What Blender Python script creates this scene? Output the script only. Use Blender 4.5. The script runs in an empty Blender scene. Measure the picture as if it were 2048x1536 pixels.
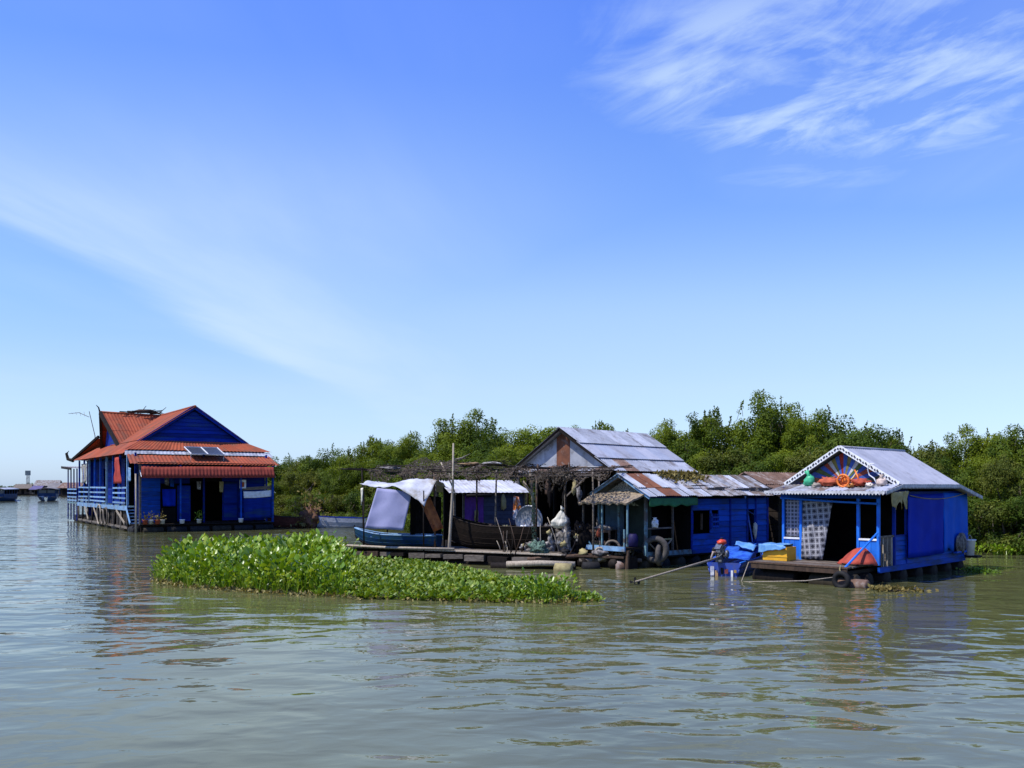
import bpy, math, random
import numpy as np
from mathutils import Vector, Matrix, noise as mnoise

R = math.radians
scene = bpy.context.scene
col = scene.collection

# ------------------------------------------------------------------ camera
CAM_H = 3.1
cam_data = bpy.data.cameras.new("camera")
cam_data.sensor_width = 36.0
cam_data.lens = 36.0 * 1820 / 2048
cam_data.shift_y = (974 - 768) / 2048
cam_data.clip_start = 0.1
cam_data.clip_end = 9000
cam = bpy.data.objects.new("camera", cam_data)
cam.location = (0, 0, CAM_H)
cam.rotation_euler = (R(90), 0, 0)
col.objects.link(cam)
scene.camera = cam

# ------------------------------------------------------------------ light
SUN_EL = R(57)
sd = Vector((-0.92, -0.39, 0)).normalized()          # horizontal direction to the sun
sun_vec = Vector((sd.x * math.cos(SUN_EL), sd.y * math.cos(SUN_EL), math.sin(SUN_EL)))
sun_data = bpy.data.lights.new("sun", 'SUN')
sun_data.energy = 4.4
sun_data.angle = R(0.53)
sun_data.color = (1.0, 0.955, 0.88)
sun = bpy.data.objects.new("sun", sun_data)
sun.rotation_euler = sun_vec.to_track_quat('Z', 'Y').to_euler()
sun.location = sun_vec * 80
col.objects.link(sun)

world = bpy.data.worlds.new("World")
scene.world = world
world.use_nodes = True
nt = world.node_tree
nt.nodes.clear()


def nd(tree, kind, **kw):
    n = tree.nodes.new(kind)
    for k, v in kw.items():
        setattr(n, k, v)
    return n


def mth(tree, op, a, b=None, c=None, clamp=False):
    n = tree.nodes.new('ShaderNodeMath')
    n.operation = op
    n.use_clamp = clamp
    for i, v in enumerate((a, b, c)):
        if v is None:
            continue
        if isinstance(v, (int, float)):
            n.inputs[i].default_value = v
        else:
            tree.links.new(v, n.inputs[i])
    return n.outputs[0]


def mixc(tree, fac, a, b, blend='MIX'):
    n = tree.nodes.new('ShaderNodeMix')
    n.data_type = 'RGBA'
    n.blend_type = blend
    for sock, v in ((n.inputs[0], fac), (n.inputs[6], a), (n.inputs[7], b)):
        if isinstance(v, (int, float)):
            sock.default_value = v
        elif isinstance(v, tuple):
            sock.default_value = (*v[:3], 1)
        else:
            tree.links.new(v, sock)
    return n.outputs[2]


def ramp(tree, fac, lo, hi, smooth=True):
    n = tree.nodes.new('ShaderNodeMapRange')
    n.interpolation_type = 'SMOOTHSTEP' if smooth else 'LINEAR'
    n.inputs[1].default_value = lo
    n.inputs[2].default_value = hi
    tree.links.new(fac, n.inputs[0])
    return n.outputs[0]


sky = nd(nt, 'ShaderNodeTexSky', sky_type='NISHITA')
sky.sun_disc = False
sky.sun_elevation = SUN_EL
sky.sun_rotation = math.atan2(sd.x, sd.y)
sky.altitude = 0
sky.air_density = 1.0
sky.dust_density = 0.35
sky.ozone_density = 2.6
geo = nd(nt, 'ShaderNodeTexCoord')
sep = nd(nt, 'ShaderNodeSeparateXYZ')
nt.links.new(geo.outputs['Generated'], sep.inputs[0])
# clear tropical blue: the same grading all the way round, by height above the horizon
grade = nd(nt, 'ShaderNodeValToRGB')
els = [(0.0, (0.46, 0.62, 1.05)), (0.05, (0.59, 0.665, 0.92)), (0.106, (0.70, 0.72, 0.81)), (0.20, (0.66, 0.765, 0.95)),
       (0.35, (0.56, 0.745, 1.2)), (0.46, (0.515, 0.72, 1.39)), (1.0, (0.48, 0.70, 1.45))]
while len(grade.color_ramp.elements) < len(els):
    grade.color_ramp.elements.new(0.5)
for e_, (p_, c_) in zip(grade.color_ramp.elements, els):
    e_.position = p_
for e_, (p_, c_) in zip(grade.color_ramp.elements, els):
    e_.position = p_
    e_.color = (*c_, 1)
nt.links.new(sep.outputs[2], grade.inputs[0])
graded = mixc(nt, 1.0, sky.outputs[0], grade.outputs[0], 'MULTIPLY')
dz = mth(nt, 'MAXIMUM', sep.outputs[2], 0.03)
cu = mth(nt, 'DIVIDE', sep.outputs[0], dz)
cv = mth(nt, 'DIVIDE', sep.outputs[1], dz)
cxyz = nd(nt, 'ShaderNodeCombineXYZ')
nt.links.new(cu, cxyz.inputs[0])
nt.links.new(cv, cxyz.inputs[1])


def cloud_noise(rot, scl, nscale, detail, rough, dist, offs=(0, 0, 0)):
    m = nd(nt, 'ShaderNodeMapping', vector_type='TEXTURE')      # long axis of the fibres lies at angle rot
    m.inputs['Rotation'].default_value = (0, 0, R(rot))
    m.inputs['Scale'].default_value = (1 / scl[0], 1 / scl[1], 1)
    m.inputs['Location'].default_value = offs
    nt.links.new(cxyz.outputs[0], m.inputs[0])
    n = nd(nt, 'ShaderNodeTexNoise')
    n.inputs['Scale'].default_value = nscale
    n.inputs['Detail'].default_value = detail
    n.inputs['Roughness'].default_value = rough
    n.inputs['Distortion'].default_value = dist
    nt.links.new(m.outputs[0], n.inputs['Vector'])
    return n.outputs[0]


def bank(cx, cy, rx, ry, rot):
    """soft elliptical extent of one cloud bank on the cloud layer"""
    a = R(rot)
    dx = mth(nt, 'SUBTRACT', cu, cx)
    dy = mth(nt, 'SUBTRACT', cv, cy)
    ex = mth(nt, 'ADD', mth(nt, 'MULTIPLY', dx, math.cos(a) / rx), mth(nt, 'MULTIPLY', dy, math.sin(a) / rx))
    ey = mth(nt, 'ADD', mth(nt, 'MULTIPLY', dx, -math.sin(a) / ry), mth(nt, 'MULTIPLY', dy, math.cos(a) / ry))
    d = mth(nt, 'ADD', mth(nt, 'MULTIPLY', ex, ex), mth(nt, 'MULTIPLY', ey, ey))
    return ramp(nt, mth(nt, 'SUBTRACT', 1.0, d), 0.0, 0.9)


# thin high veil over the whole sky, thicker cirrus banks in places
streak = cloud_noise(84, (0.30, 1.15, 1), 1.0, 6, 0.55, 0.35, (0.3, 1.2, 0))
fine = cloud_noise(-60, (1.0, 2.1, 1), 1.7, 10, 0.62, 1.3, (2.1, 0.4, 0))
puff = cloud_noise(-45, (1.0, 1.5, 1), 2.4, 9, 0.6, 0.5, (4.1, 1.7, 0))
broad = cloud_noise(10, (0.30, 0.45, 1), 1.0, 3, 0.5, 0.3, (0.9, 3.3, 0))
veil = mth(nt, 'MULTIPLY', ramp(nt, broad, 0.36, 0.68), ramp(nt, streak, 0.25, 0.75))
veil = mth(nt, 'MULTIPLY', veil, 0.17)
edge = mth(nt, 'ADD', cu, mth(nt, 'MULTIPLY', mth(nt, 'SUBTRACT', streak, 0.5), 0.55))
left = mth(nt, 'MULTIPLY', ramp(nt, edge, -2.10, -1.66), ramp(nt, mth(nt, 'MULTIPLY', edge, -1.0), -1.0, 1.9))
left = mth(nt, 'MULTIPLY', left, ramp(nt, cv, 1.7, 3.4))
left = mth(nt, 'MULTIPLY', left, mth(nt, 'ADD', mth(nt, 'MULTIPLY', ramp(nt, streak, 0.3, 0.7), 0.35), 0.40))
left2 = mth(nt, 'MULTIPLY', ramp(nt, cv, 2.6, 5.6), 0.28)
left = mth(nt, 'MAXIMUM', left, mth(nt, 'MULTIPLY', left2, ramp(nt, edge, -2.3, -1.4)))
b_right = bank(0.84, 2.26, 0.86, 0.60, 25)
b_right2 = bank(0.50, 2.24, 0.30, 0.20, 0)
b_right3 = bank(0.98, 2.92, 0.42, 0.17, 0)
right = mth(nt, 'MAXIMUM', mth(nt, 'MULTIPLY', b_right, ramp(nt, mth(nt, 'ADD', mth(nt, 'MULTIPLY', fine, 0.55), mth(nt, 'MULTIPLY', puff, 0.45)), 0.41, 0.64)),
            mth(nt, 'MULTIPLY', b_right2, ramp(nt, puff, 0.30, 0.66)))
right = mth(nt, 'MAXIMUM', right, mth(nt, 'MULTIPLY', mth(nt, 'MULTIPLY', b_right3, ramp(nt, puff, 0.3, 0.7)), 0.5))
right = mth(nt, 'MULTIPLY', right, 0.66)
cl = mth(nt, 'MAXIMUM', mth(nt, 'MAXIMUM', veil, left), right)
cl = mth(nt, 'MULTIPLY', cl, ramp(nt, sep.outputs[2], 0.02, 0.16))
skyc = mixc(nt, cl, graded, (3.3, 4.15, 5.0))
bg = nd(nt, 'ShaderNodeBackground')
bg.inputs['Strength'].default_value = 0.15
nt.links.new(skyc, bg.inputs['Color'])
wo = nd(nt, 'ShaderNodeOutputWorld')
nt.links.new(bg.outputs[0], wo.inputs[0])

scene.view_settings.view_transform = 'Standard'
scene.view_settings.look = 'None'
scene.view_settings.exposure = 0.45
scene.view_settings.gamma = 1.0
scene.view_settings.use_curve_mapping = False
scene.render.engine = 'CYCLES'
scene.cycles.use_denoising = True
scene.cycles.max_bounces = 6
scene.cycles.transparent_max_bounces = 12
scene.cycles.caustics_reflective = False
scene.cycles.caustics_refractive = False


# ------------------------------------------------------------------ helpers
def at(px, py, Y):
    """a point Y metres ahead that stands behind photo pixel (px, py)"""
    return Vector(((px - 1024) / 1820 * Y, Y, CAM_H - (py - 974) / 1820 * Y))


def tag(o, label=None, cat=None, group=None, kind=None):
    if label:
        o['label'] = label
    if cat:
        o['category'] = cat
    if group:
        o['group'] = group
    if kind:
        o['kind'] = kind
    return o


def thing(name, label, cat, loc=(0, 0, 0), rz=0, group=None):
    o = bpy.data.objects.new(name, None)
    o.empty_display_size = 0.3
    col.objects.link(o)
    o.location = loc
    o.rotation_euler = (0, 0, R(rz))
    return tag(o, label, cat, group)


def link_copy(o, parent=None):
    c = o.copy()
    col.objects.link(c)
    c.parent = parent
    for ch in list(o.children):
        link_copy(ch, c)
    return c


class MB:
    def __init__(s):
        s.v = []
        s.f = []

    def add(s, vs, fs):
        o = len(s.v)
        s.v.extend([tuple(p) for p in vs])
        s.f.extend([tuple(i + o for i in f) for f in fs])
        return s

    def box(s, x0, x1, y0, y1, z0, z1):
        vs = [(x, y, z) for z in (z0, z1) for y in (y0, y1) for x in (x0, x1)]
        return s.add(vs, [(0, 2, 3, 1), (4, 5, 7, 6), (0, 1, 5, 4), (2, 6, 7, 3), (0, 4, 6, 2), (1, 3, 7, 5)])

    def bar(s, p0, p1, w, h, up=(0, 0, 1)):
        p0, p1 = Vector(p0), Vector(p1)
        d = (p1 - p0).normalized()
        u = Vector(up)
        sx = d.cross(u)
        if sx.length < 1e-3:
            sx = d.cross(Vector((1, 0, 0)))
        sx.normalize()
        sz = sx.cross(d).normalized()
        vs = []
        for p in (p0, p1):
            for a, b in ((-1, -1), (1, -1), (1, 1), (-1, 1)):
                vs.append(p + sx * (a * w / 2) + sz * (b * h / 2))
        return s.add(vs, [(0, 1, 2, 3), (7, 6, 5, 4), (0, 4, 5, 1), (1, 5, 6, 2), (2, 6, 7, 3), (3, 7, 4, 0)])

    def tube(s, pts, rad, n=6, cap=True):
        pts = [Vector(p) for p in pts]
        if not isinstance(rad, (list, tuple)):
            rad = [rad] * len(pts)
        vs, fs = [], []
        ref = Vector((0.31, 0.17, 0.93))
        for i, p in enumerate(pts):
            d = (pts[min(i + 1, len(pts) - 1)] - pts[max(i - 1, 0)])
            if d.length < 1e-6:
                d = Vector((0, 0, 1))
            d.normalize()
            a = d.cross(ref)
            if a.length < 0.05:
                a = d.cross(Vector((1, 0, 0)))
            a.normalize()
            b = d.cross(a)
            for k in range(n):
                t = 2 * math.pi * k / n
                vs.append(p + (a * math.cos(t) + b * math.sin(t)) * rad[i])
        for i in range(len(pts) - 1):
            for k in range(n):
                k2 = (k + 1) % n
                fs.append((i * n + k, i * n + k2, (i + 1) * n + k2, (i + 1) * n + k))
        if cap:
            fs.append(tuple(range(n - 1, -1, -1)))
            m = (len(pts) - 1) * n
            fs.append(tuple(m + k for k in range(n)))
        return s.add(vs, fs)

    def lathe(s, prof, c=(0, 0, 0), n=14, axis='z'):
        vs, fs = [], []
        for r, h in prof:
            for k in range(n):
                t = 2 * math.pi * k / n
                p = (r * math.cos(t), r * math.sin(t), h)
                if axis == 'x':
                    p = (p[2], p[0], p[1])
                elif axis == 'y':
                    p = (p[0], p[2], p[1])
                vs.append((c[0] + p[0], c[1] + p[1], c[2] + p[2]))
        for i in range(len(prof) - 1):
            for k in range(n):
                k2 = (k + 1) % n
                fs.append((i * n + k, i * n + k2, (i + 1) * n + k2, (i + 1) * n + k))
        fs.append(tuple(range(n - 1, -1, -1)))
        m = (len(prof) - 1) * n
        fs.append(tuple(m + k for k in range(n)))
        return s.add(vs, fs)

    def torus(s, c, rad, r, axis='y', n=18, m=7, squash=1.0):
        vs, fs = [], []
        for i in range(n):
            t = 2 * math.pi * i / n
            for k in range(m):
                q = 2 * math.pi * k / m
                rr = rad + r * math.cos(q)
                p = (rr * math.cos(t), rr * math.sin(t), r * math.sin(q) * squash)
                if axis == 'y':
                    p = (p[0], p[2], p[1])
                elif axis == 'x':
                    p = (p[2], p[0], p[1])
                vs.append((c[0] + p[0], c[1] + p[1], c[2] + p[2]))
        for i in range(n):
            for k in range(m):
                fs.append((i * m + k, ((i + 1) % n) * m + k, ((i + 1) % n) * m + (k + 1) % m, i * m + (k + 1) % m))
        return s.add(vs, fs)

    def slab(s, pts, th):
        """flat polygon pushed back along its normal"""
        P = [Vector(p) for p in pts]
        nrm = Vector((0, 0, 0))
        for i in range(len(P)):
            nrm += P[i].cross(P[(i + 1) % len(P)])
        nrm.normalize()
        n = len(P)
        vs = P + [p - nrm * th for p in P]
        fs = [tuple(range(n)), tuple(range(2 * n - 1, n - 1, -1))]
        for i in range(n):
            j = (i + 1) % n
            fs.append((i, i + n, j + n, j))
        return s.add(vs, fs)

    def sheet(s, fn, nu, nv, th=0.01):
        """double-layer surface fn(u, v)"""
        P = [[Vector(fn(u / nu, v / nv)) for u in range(nu + 1)] for v in range(nv + 1)]
        vs, fs = [], []
        W = nu + 1
        N = []
        for v in range(nv + 1):
            for u in range(nu + 1):
                a = P[v][min(u + 1, nu)] - P[v][max(u - 1, 0)]
                b = P[min(v + 1, nv)][u] - P[max(v - 1, 0)][u]
                c = a.cross(b)
                N.append(c.normalized() if c.length > 1e-9 else Vector((0, 0, 1)))
        flat = [p for row in P for p in row]
        vs = flat + [p - n_ * th for p, n_ in zip(flat, N)]
        o = len(flat)
        for v in range(nv):
            for u in range(nu):
                a, b, c, d = v * W + u, v * W + u + 1, (v + 1) * W + u + 1, (v + 1) * W + u
                fs.append((a, b, c, d))
                fs.append((o + d, o + c, o + b, o + a))
        for u in range(nu):
            a, b = u, u + 1
            fs.append((b, a, o + a, o + b))
            a, b = nv * W + u, nv * W + u + 1
            fs.append((a, b, o + b, o + a))
        for v in range(nv):
            a, b = v * W, (v + 1) * W
            fs.append((a, b, o + b, o + a))
            a, b = v * W + nu, (v + 1) * W + nu
            fs.append((b, a, o + a, o + b))
        return s.add(vs, fs)

    def lump(s, c, r, seed=0, amp=0.22, nu=14, nv=9, freq=1.6, flat=0.0):
        vs, fs = [], []
        for j in range(nv + 1):
            ph = math.pi * j / nv
            for i in range(nu):
                t = 2 * math.pi * i / nu
                d = Vector((math.sin(ph) * math.cos(t), math.sin(ph) * math.sin(t), math.cos(ph)))
                k = 1 + amp * mnoise.noise(d * freq + Vector((seed * 3.7, seed * 1.3, seed * 2.1))) * 2
                z = d.z * k
                if flat and z < -flat:
                    z = -flat
                vs.append((c[0] + d.x * k * r[0], c[1] + d.y * k * r[1], c[2] + z * r[2]))
        for j in range(nv):
            for i in range(nu):
                i2 = (i + 1) % nu
                fs.append((j * nu + i, (j + 1) * nu + i, (j + 1) * nu + i2, j * nu + i2))
        return s.add(vs, fs)

    def build(s, name, mat, parent=None, smooth=False, loc=None, rz=0):
        me = bpy.data.meshes.new(name)
        me.from_pydata(s.v, [], s.f)
        me.update()
        if smooth:
            me.polygons.foreach_set('use_smooth', [True] * len(me.polygons))
        me.materials.append(mat)
        o = bpy.data.objects.new(name, me)
        col.objects.link(o)
        if parent is not None:
            o.parent = parent
        if loc is not None:
            o.location = loc
            o.rotation_euler = (0, 0, R(rz))
        return o


# ------------------------------------------------------------------ materials
MATS = {}


def M(name, c1, c2=None, scale=3.0, stretch=(1, 1, 1), rough=0.75, bump=0.15, rnd=0.15, stain=None,
      stain_amt=0.35, metal=0.0, detail=6, lo=0.35, hi=0.68, trans=0.0, spec=0.3, alpha=None):
    m = bpy.data.materials.new(name)
    m.use_nodes = True
    t = m.node_tree
    b = t.nodes['Principled BSDF']
    out = t.nodes['Material Output']
    tc = nd(t, 'ShaderNodeTexCoord')
    oi = nd(t, 'ShaderNodeObjectInfo')
    mp = nd(t, 'ShaderNodeMapping')
    mp.inputs['Scale'].default_value = stretch
    ofs = nd(t, 'ShaderNodeVectorMath', operation='SCALE')
    ofs.inputs[0].default_value = (17.0, 11.0, 7.0)
    t.links.new(oi.outputs['Random'], ofs.inputs['Scale'])
    t.links.new(tc.outputs['Object'], mp.inputs[0])
    t.links.new(ofs.outputs[0], mp.inputs['Location'])
    n1 = nd(t, 'ShaderNodeTexNoise')
    n1.inputs['Scale'].default_value = scale
    n1.inputs['Detail'].default_value = detail
    n1.inputs['Roughness'].default_value = 0.62
    t.links.new(mp.outputs[0], n1.inputs['Vector'])
    c2 = c2 or tuple(x * 0.62 for x in c1)
    c = mixc(t, ramp(t, n1.outputs[0], lo, hi), c1, c2)
    if stain:
        n2 = nd(t, 'ShaderNodeTexNoise')
        n2.inputs['Scale'].default_value = scale * 0.45
        n2.inputs['Detail'].default_value = 8
        n2.inputs['Roughness'].default_value = 0.7
        t.links.new(mp.outputs[0], n2.inputs['Vector'])
        f = ramp(t, n2.outputs[0], 0.62 - stain_amt * 0.35, 0.74 - stain_amt * 0.25)
        c = mixc(t, f, c, stain)
    # each piece a little lighter or darker than the next
    k = mth(t, 'ADD', mth(t, 'MULTIPLY', oi.outputs['Random'], 2 * rnd), 1 - rnd)
    sc = nd(t, 'ShaderNodeVectorMath', operation='SCALE')
    t.links.new(c, sc.inputs[0])
    t.links.new(k, sc.inputs['Scale'])
    t.links.new(sc.outputs[0], b.inputs['Base Color'])
    b.inputs['Roughness'].default_value = rough
    b.inputs['Metallic'].default_value = metal
    b.inputs['Specular IOR Level'].default_value = spec
    if bump:
        bp = nd(t, 'ShaderNodeBump')
        bp.inputs['Strength'].default_value = bump
        bp.inputs['Distance'].default_value = 0.05
        t.links.new(n1.outputs[0], bp.inputs['Height'])
        t.links.new(bp.outputs[0], b.inputs['Normal'])
    surf = b.outputs[0]
    if trans:
        tr = nd(t, 'ShaderNodeBsdfTranslucent')
        t.links.new(sc.outputs[0], tr.inputs['Color'])
        mx = nd(t, 'ShaderNodeMixShader')
        mx.inputs[0].default_value = trans
        t.links.new(surf, mx.inputs[1])
        t.links.new(tr.outputs[0], mx.inputs[2])
        surf = mx.outputs[0]
    if alpha is not None:
        n3 = nd(t, 'ShaderNodeTexNoise')
        n3.inputs['Scale'].default_value = 13
        n3.inputs['Detail'].default_value = 4
        t.links.new(tc.outputs['Object'], n3.inputs['Vector'])
        tp = nd(t, 'ShaderNodeBsdfTransparent')
        mx = nd(t, 'ShaderNodeMixShader')
        t.links.new(ramp(t, n3.outputs[0], alpha - 0.04, alpha + 0.04), mx.inputs[0])
        t.links.new(surf, mx.inputs[2])
        t.links.new(tp.outputs[0], mx.inputs[1])
        surf = mx.outputs[0]
    t.links.new(surf, out.inputs['Surface'])
    MATS[name] = m
    return m


def leaf_mat(name, dark, mid, light, trans=0.42, rough=0.55, spec=0.12):
    m = bpy.data.materials.new(name)
    m.use_nodes = True
    t = m.node_tree
    b = t.nodes['Principled BSDF']
    out = t.nodes['Material Output']
    at_ = nd(t, 'ShaderNodeAttribute', attribute_name='tint')
    oi = nd(t, 'ShaderNodeObjectInfo')
    f = mth(t, 'ADD', at_.outputs['Fac'], mth(t, 'MULTIPLY', mth(t, 'SUBTRACT', oi.outputs['Random'], 0.5), 0.34), clamp=True)
    cr = nd(t, 'ShaderNodeValToRGB')
    cr.color_ramp.elements[0].color = (*dark, 1)
    cr.color_ramp.elements[1].color = (*light, 1)
    e = cr.color_ramp.elements.new(0.5)
    e.color = (*mid, 1)
    t.links.new(f, cr.inputs[0])
    t.links.new(cr.outputs[0], b.inputs['Base Color'])
    b.inputs['Roughness'].default_value = rough
    b.inputs['Specular IOR Level'].default_value = spec
    tr = nd(t, 'ShaderNodeBsdfTranslucent')
    tint = mixc(t, 1.0, cr.outputs[0], (1.25, 1.15, 0.45), 'MULTIPLY')
    t.links.new(tint, tr.inputs['Color'])
    mx = nd(t, 'ShaderNodeMixShader')
    mx.inputs[0].default_value = trans
    t.links.new(b.outputs[0], mx.inputs[1])
    t.links.new(tr.outputs[0], mx.inputs[2])
    t.links.new(mx.outputs[0], out.inputs['Surface'])
    return m


wood_g = M('grey_weathered_wood', (0.15, 0.125, 0.10), (0.07, 0.056, 0.043), 4, (1, 1, 5), rnd=0.3, bump=0.3)
wood_b = M('brown_wood', (0.085, 0.05, 0.030), (0.042, 0.025, 0.016), 4, (3, 3, 1), rnd=0.3, bump=0.3)
wood_d = M('dark_tarred_wood', (0.017, 0.012, 0.009), (0.008, 0.006, 0.005), 4, (3, 3, 1), rnd=0.3, rough=0.75, bump=0.25, spec=0.15)
wood_p = M('pale_pole_wood', (0.34, 0.29, 0.22), (0.20, 0.165, 0.125), 6, (4, 4, 0.6), rnd=0.2, bump=0.2)
mud = M('wet_mud', (0.035, 0.028, 0.017), (0.018, 0.015, 0.010), 2, rough=0.7, spec=0.15)
blue_d = M('navy_blue_paint', (0.0035, 0.026, 0.25), (0.0025, 0.016, 0.17), 2.5, (0.35, 0.35, 2.2), rough=0.7, rnd=0.3, stain=(0.016, 0.045, 0.14), stain_amt=0.35, spec=0.1)
blue_m = M('mid_blue_paint', (0.004, 0.070, 0.42), (0.003, 0.046, 0.30), 2.5, (0.35, 0.35, 2.2), rough=0.65, rnd=0.26, stain=(0.016, 0.045, 0.14), stain_amt=0.42, spec=0.12)
blue_b = M('bright_blue_paint', (0.018, 0.155, 0.62), (0.014, 0.11, 0.48), 2.5, rough=0.6, rnd=0.1, stain=(0.08, 0.15, 0.28), stain_amt=0.2, spec=0.15)
blue_l = M('pale_blue_paint', (0.20, 0.345, 0.52), (0.11, 0.22, 0.38), 5, rough=0.65, rnd=0.15, stain=(0.13, 0.13, 0.13), stain_amt=0.35)
teal_l = M('faded_teal_paint', (0.15, 0.27, 0.31), (0.09, 0.165, 0.195), 5, rough=0.65, rnd=0.2, stain=(0.08, 0.07, 0.06), stain_amt=0.4)
tarp_b = M('blue_tarpaulin', (0.0008, 0.026, 0.40), (0.0006, 0.019, 0.32), 1.2, rough=0.6, bump=0.25, rnd=0.05, trans=0.12, spec=0.06)
tarp_b2 = M('lighter_blue_tarpaulin', (0.003, 0.105, 0.60), (0.002, 0.080, 0.49), 1.2, rough=0.6, bump=0.25, rnd=0.05, trans=0.12, spec=0.08)
tarp_c = M('pale_blue_tarpaulin', (0.14, 0.31, 0.50), (0.05, 0.17, 0.44), 3.5, rough=0.42, bump=0.35, rnd=0.05)
red_r = M('red_roof_sheet', (0.300, 0.074, 0.034), (0.235, 0.056, 0.029), 1.6, rough=0.75, rnd=0.13, stain=(0.175, 0.068, 0.042), stain_amt=0.45, spec=0.1)
red_s = M('striped_awning_red', (0.27, 0.054, 0.036), (0.18, 0.038, 0.027), 4, (1, 1, 0.3), rough=0.75, rnd=0.05, trans=0.1, spec=0.1)
red_c = M('red_cloth', (0.44, 0.062, 0.045), (0.36, 0.05, 0.036), 3, rough=0.8, rnd=0.05, trans=0.25)
tin = M('grey_tin_sheet', (0.34, 0.355, 0.395), (0.255, 0.27, 0.305), 2.2, (1, 1, 1), rough=0.58, rnd=0.24, stain=(0.16, 0.15, 0.15), stain_amt=0.35, spec=0.4)
tin_l = M('pale_tin_sheet', (0.315, 0.325, 0.375), (0.265, 0.278, 0.33), 2.0, rough=0.6, rnd=0.09, stain=(0.21, 0.21, 0.235), stain_amt=0.3, spec=0.35)
tin_o = M('old_patched_tin', (0.31, 0.31, 0.33), (0.16, 0.145, 0.13), 3.4, rough=0.65, rnd=0.25, stain=(0.12, 0.085, 0.06), stain_amt=0.55)
rust = M('rusted_tin', (0.16, 0.06, 0.03), (0.095, 0.038, 0.022), 3.0, rough=0.85, rnd=0.2, stain=(0.25, 0.235, 0.22), stain_amt=0.2)
rust_b = M('brown_rusted_roof', (0.16, 0.095, 0.066), (0.095, 0.055, 0.038), 3.2, rough=0.85, rnd=0.25, stain=(0.25, 0.205, 0.18), stain_amt=0.35)
white = M('white_paint', (0.74, 0.75, 0.76), (0.58, 0.59, 0.6), 5, rough=0.55, rnd=0.06)
white_t = M('white_tarpaulin', (0.56, 0.58, 0.63), (0.40, 0.41, 0.45), 2, rough=0.7, bump=0.5, rnd=0.05, trans=0.2, stain=(0.30, 0.27, 0.22), stain_amt=0.35)
cream = M('cream_plastic_sack', (0.60, 0.57, 0.47), (0.44, 0.41, 0.33), 5, rough=0.6, rnd=0.08)
lilac = M('lilac_sheet', (0.33, 0.335, 0.50), (0.26, 0.265, 0.42), 1.1, rough=0.85, bump=0.25, rnd=0.03, trans=0.15, spec=0.05, stain=(0.24, 0.235, 0.36), stain_amt=0.3)
purple = M('purple_curtain', (0.13, 0.035, 0.26), (0.09, 0.025, 0.19), 3, rough=0.8, rnd=0.05)
orange = M('orange_plastic', (0.72, 0.19, 0.03), (0.58, 0.13, 0.025), 5, rough=0.45, rnd=0.08)
orange_c = M('burnt_orange_cloth', (0.30, 0.10, 0.03), (0.18, 0.055, 0.02), 4, rough=0.85, rnd=0.05)
redbr = M('red_brown_bundle', (0.40, 0.085, 0.035), (0.26, 0.055, 0.028), 5, rough=0.75, rnd=0.1)
yellow = M('yellow_plastic', (0.66, 0.36, 0.025), (0.56, 0.28, 0.02), 3, rough=0.45, rnd=0.05, stain=(0.5, 0.30, 0.08), stain_amt=0.2)
green_p = M('green_plastic', (0.07, 0.46, 0.24), (0.045, 0.34, 0.17), 5, rough=0.4, rnd=0.05, trans=0.15)
green_v = M('green_valance', (0.030, 0.16, 0.062), (0.02, 0.11, 0.045), 5, rough=0.7, rnd=0.05)
green_n = M('green_net', (0.024, 0.042, 0.032), (0.012, 0.022, 0.018), 14, rough=0.9, rnd=0.05, detail=2, alpha=0.50, spec=0.1)
dark = M('black_and_room_shade', (0.010, 0.008, 0.008), (0.005, 0.004, 0.004), 3, rough=0.9, rnd=0.2, spec=0.1)  # shade of room insides put into the colour; also black cloth and bags
black = M('black_rubber', (0.009, 0.009, 0.010), (0.017, 0.016, 0.016), 8, rough=0.75, rnd=0.15, spec=0.2)
grey_t = M('grey_brown_tyre', (0.085, 0.075, 0.066), (0.045, 0.04, 0.036), 6, rough=0.8, rnd=0.1)
net_m = M('brown_fishing_net', (0.075, 0.058, 0.043), (0.03, 0.024, 0.019), 12, rough=0.9, rnd=0.3, alpha=0.52, stain=(0.17, 0.15, 0.125), stain_amt=0.25, spec=0.1)
rag = M('grey_rags', (0.20, 0.185, 0.175), (0.06, 0.053, 0.05), 7, rough=0.9, rnd=0.25, lo=0.4, hi=0.6, stain=(0.42, 0.40, 0.38), stain_amt=0.3)
ragtan = M('tan_rag', (0.42, 0.36, 0.17), (0.28, 0.23, 0.11), 6, rough=0.9, rnd=0.1, trans=0.2)
steel = M('worn_steel', (0.42, 0.43, 0.44), (0.25, 0.25, 0.26), 9, rough=0.38, metal=0.7, rnd=0.1)
iron = M('greasy_engine_iron', (0.09, 0.09, 0.092), (0.20, 0.20, 0.205), 12, rough=0.45, metal=0.5, rnd=0.2)
red_e = M('red_engine_tank', (0.62, 0.075, 0.03), (0.50, 0.055, 0.025), 6, rough=0.35, rnd=0.05)
panel_m = M('solar_cell', (0.055, 0.062, 0.075), (0.035, 0.04, 0.05), 12, rough=0.25, rnd=0.05, spec=0.5)
thatch = M('dry_thatch', (0.30, 0.235, 0.155), (0.15, 0.115, 0.08), 9, (1, 1, 1), rough=0.95, rnd=0.2, bump=0.6, stain=(0.38, 0.33, 0.26), stain_amt=0.3)
deadleaf = M('dry_leaf_litter', (0.27, 0.18, 0.10), (0.14, 0.09, 0.055), 11, rough=0.95, rnd=0.25)
pale_c = M('faded_print_cloth', (0.33, 0.31, 0.27), (0.12, 0.125, 0.11), 16, rough=0.9, rnd=0.05, detail=2, lo=0.44, hi=0.56)
bark = M('grey_bark', (0.115, 0.092, 0.068), (0.06, 0.048, 0.036), 6, (1, 1, 0.3), rough=0.9, rnd=0.2)
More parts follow.
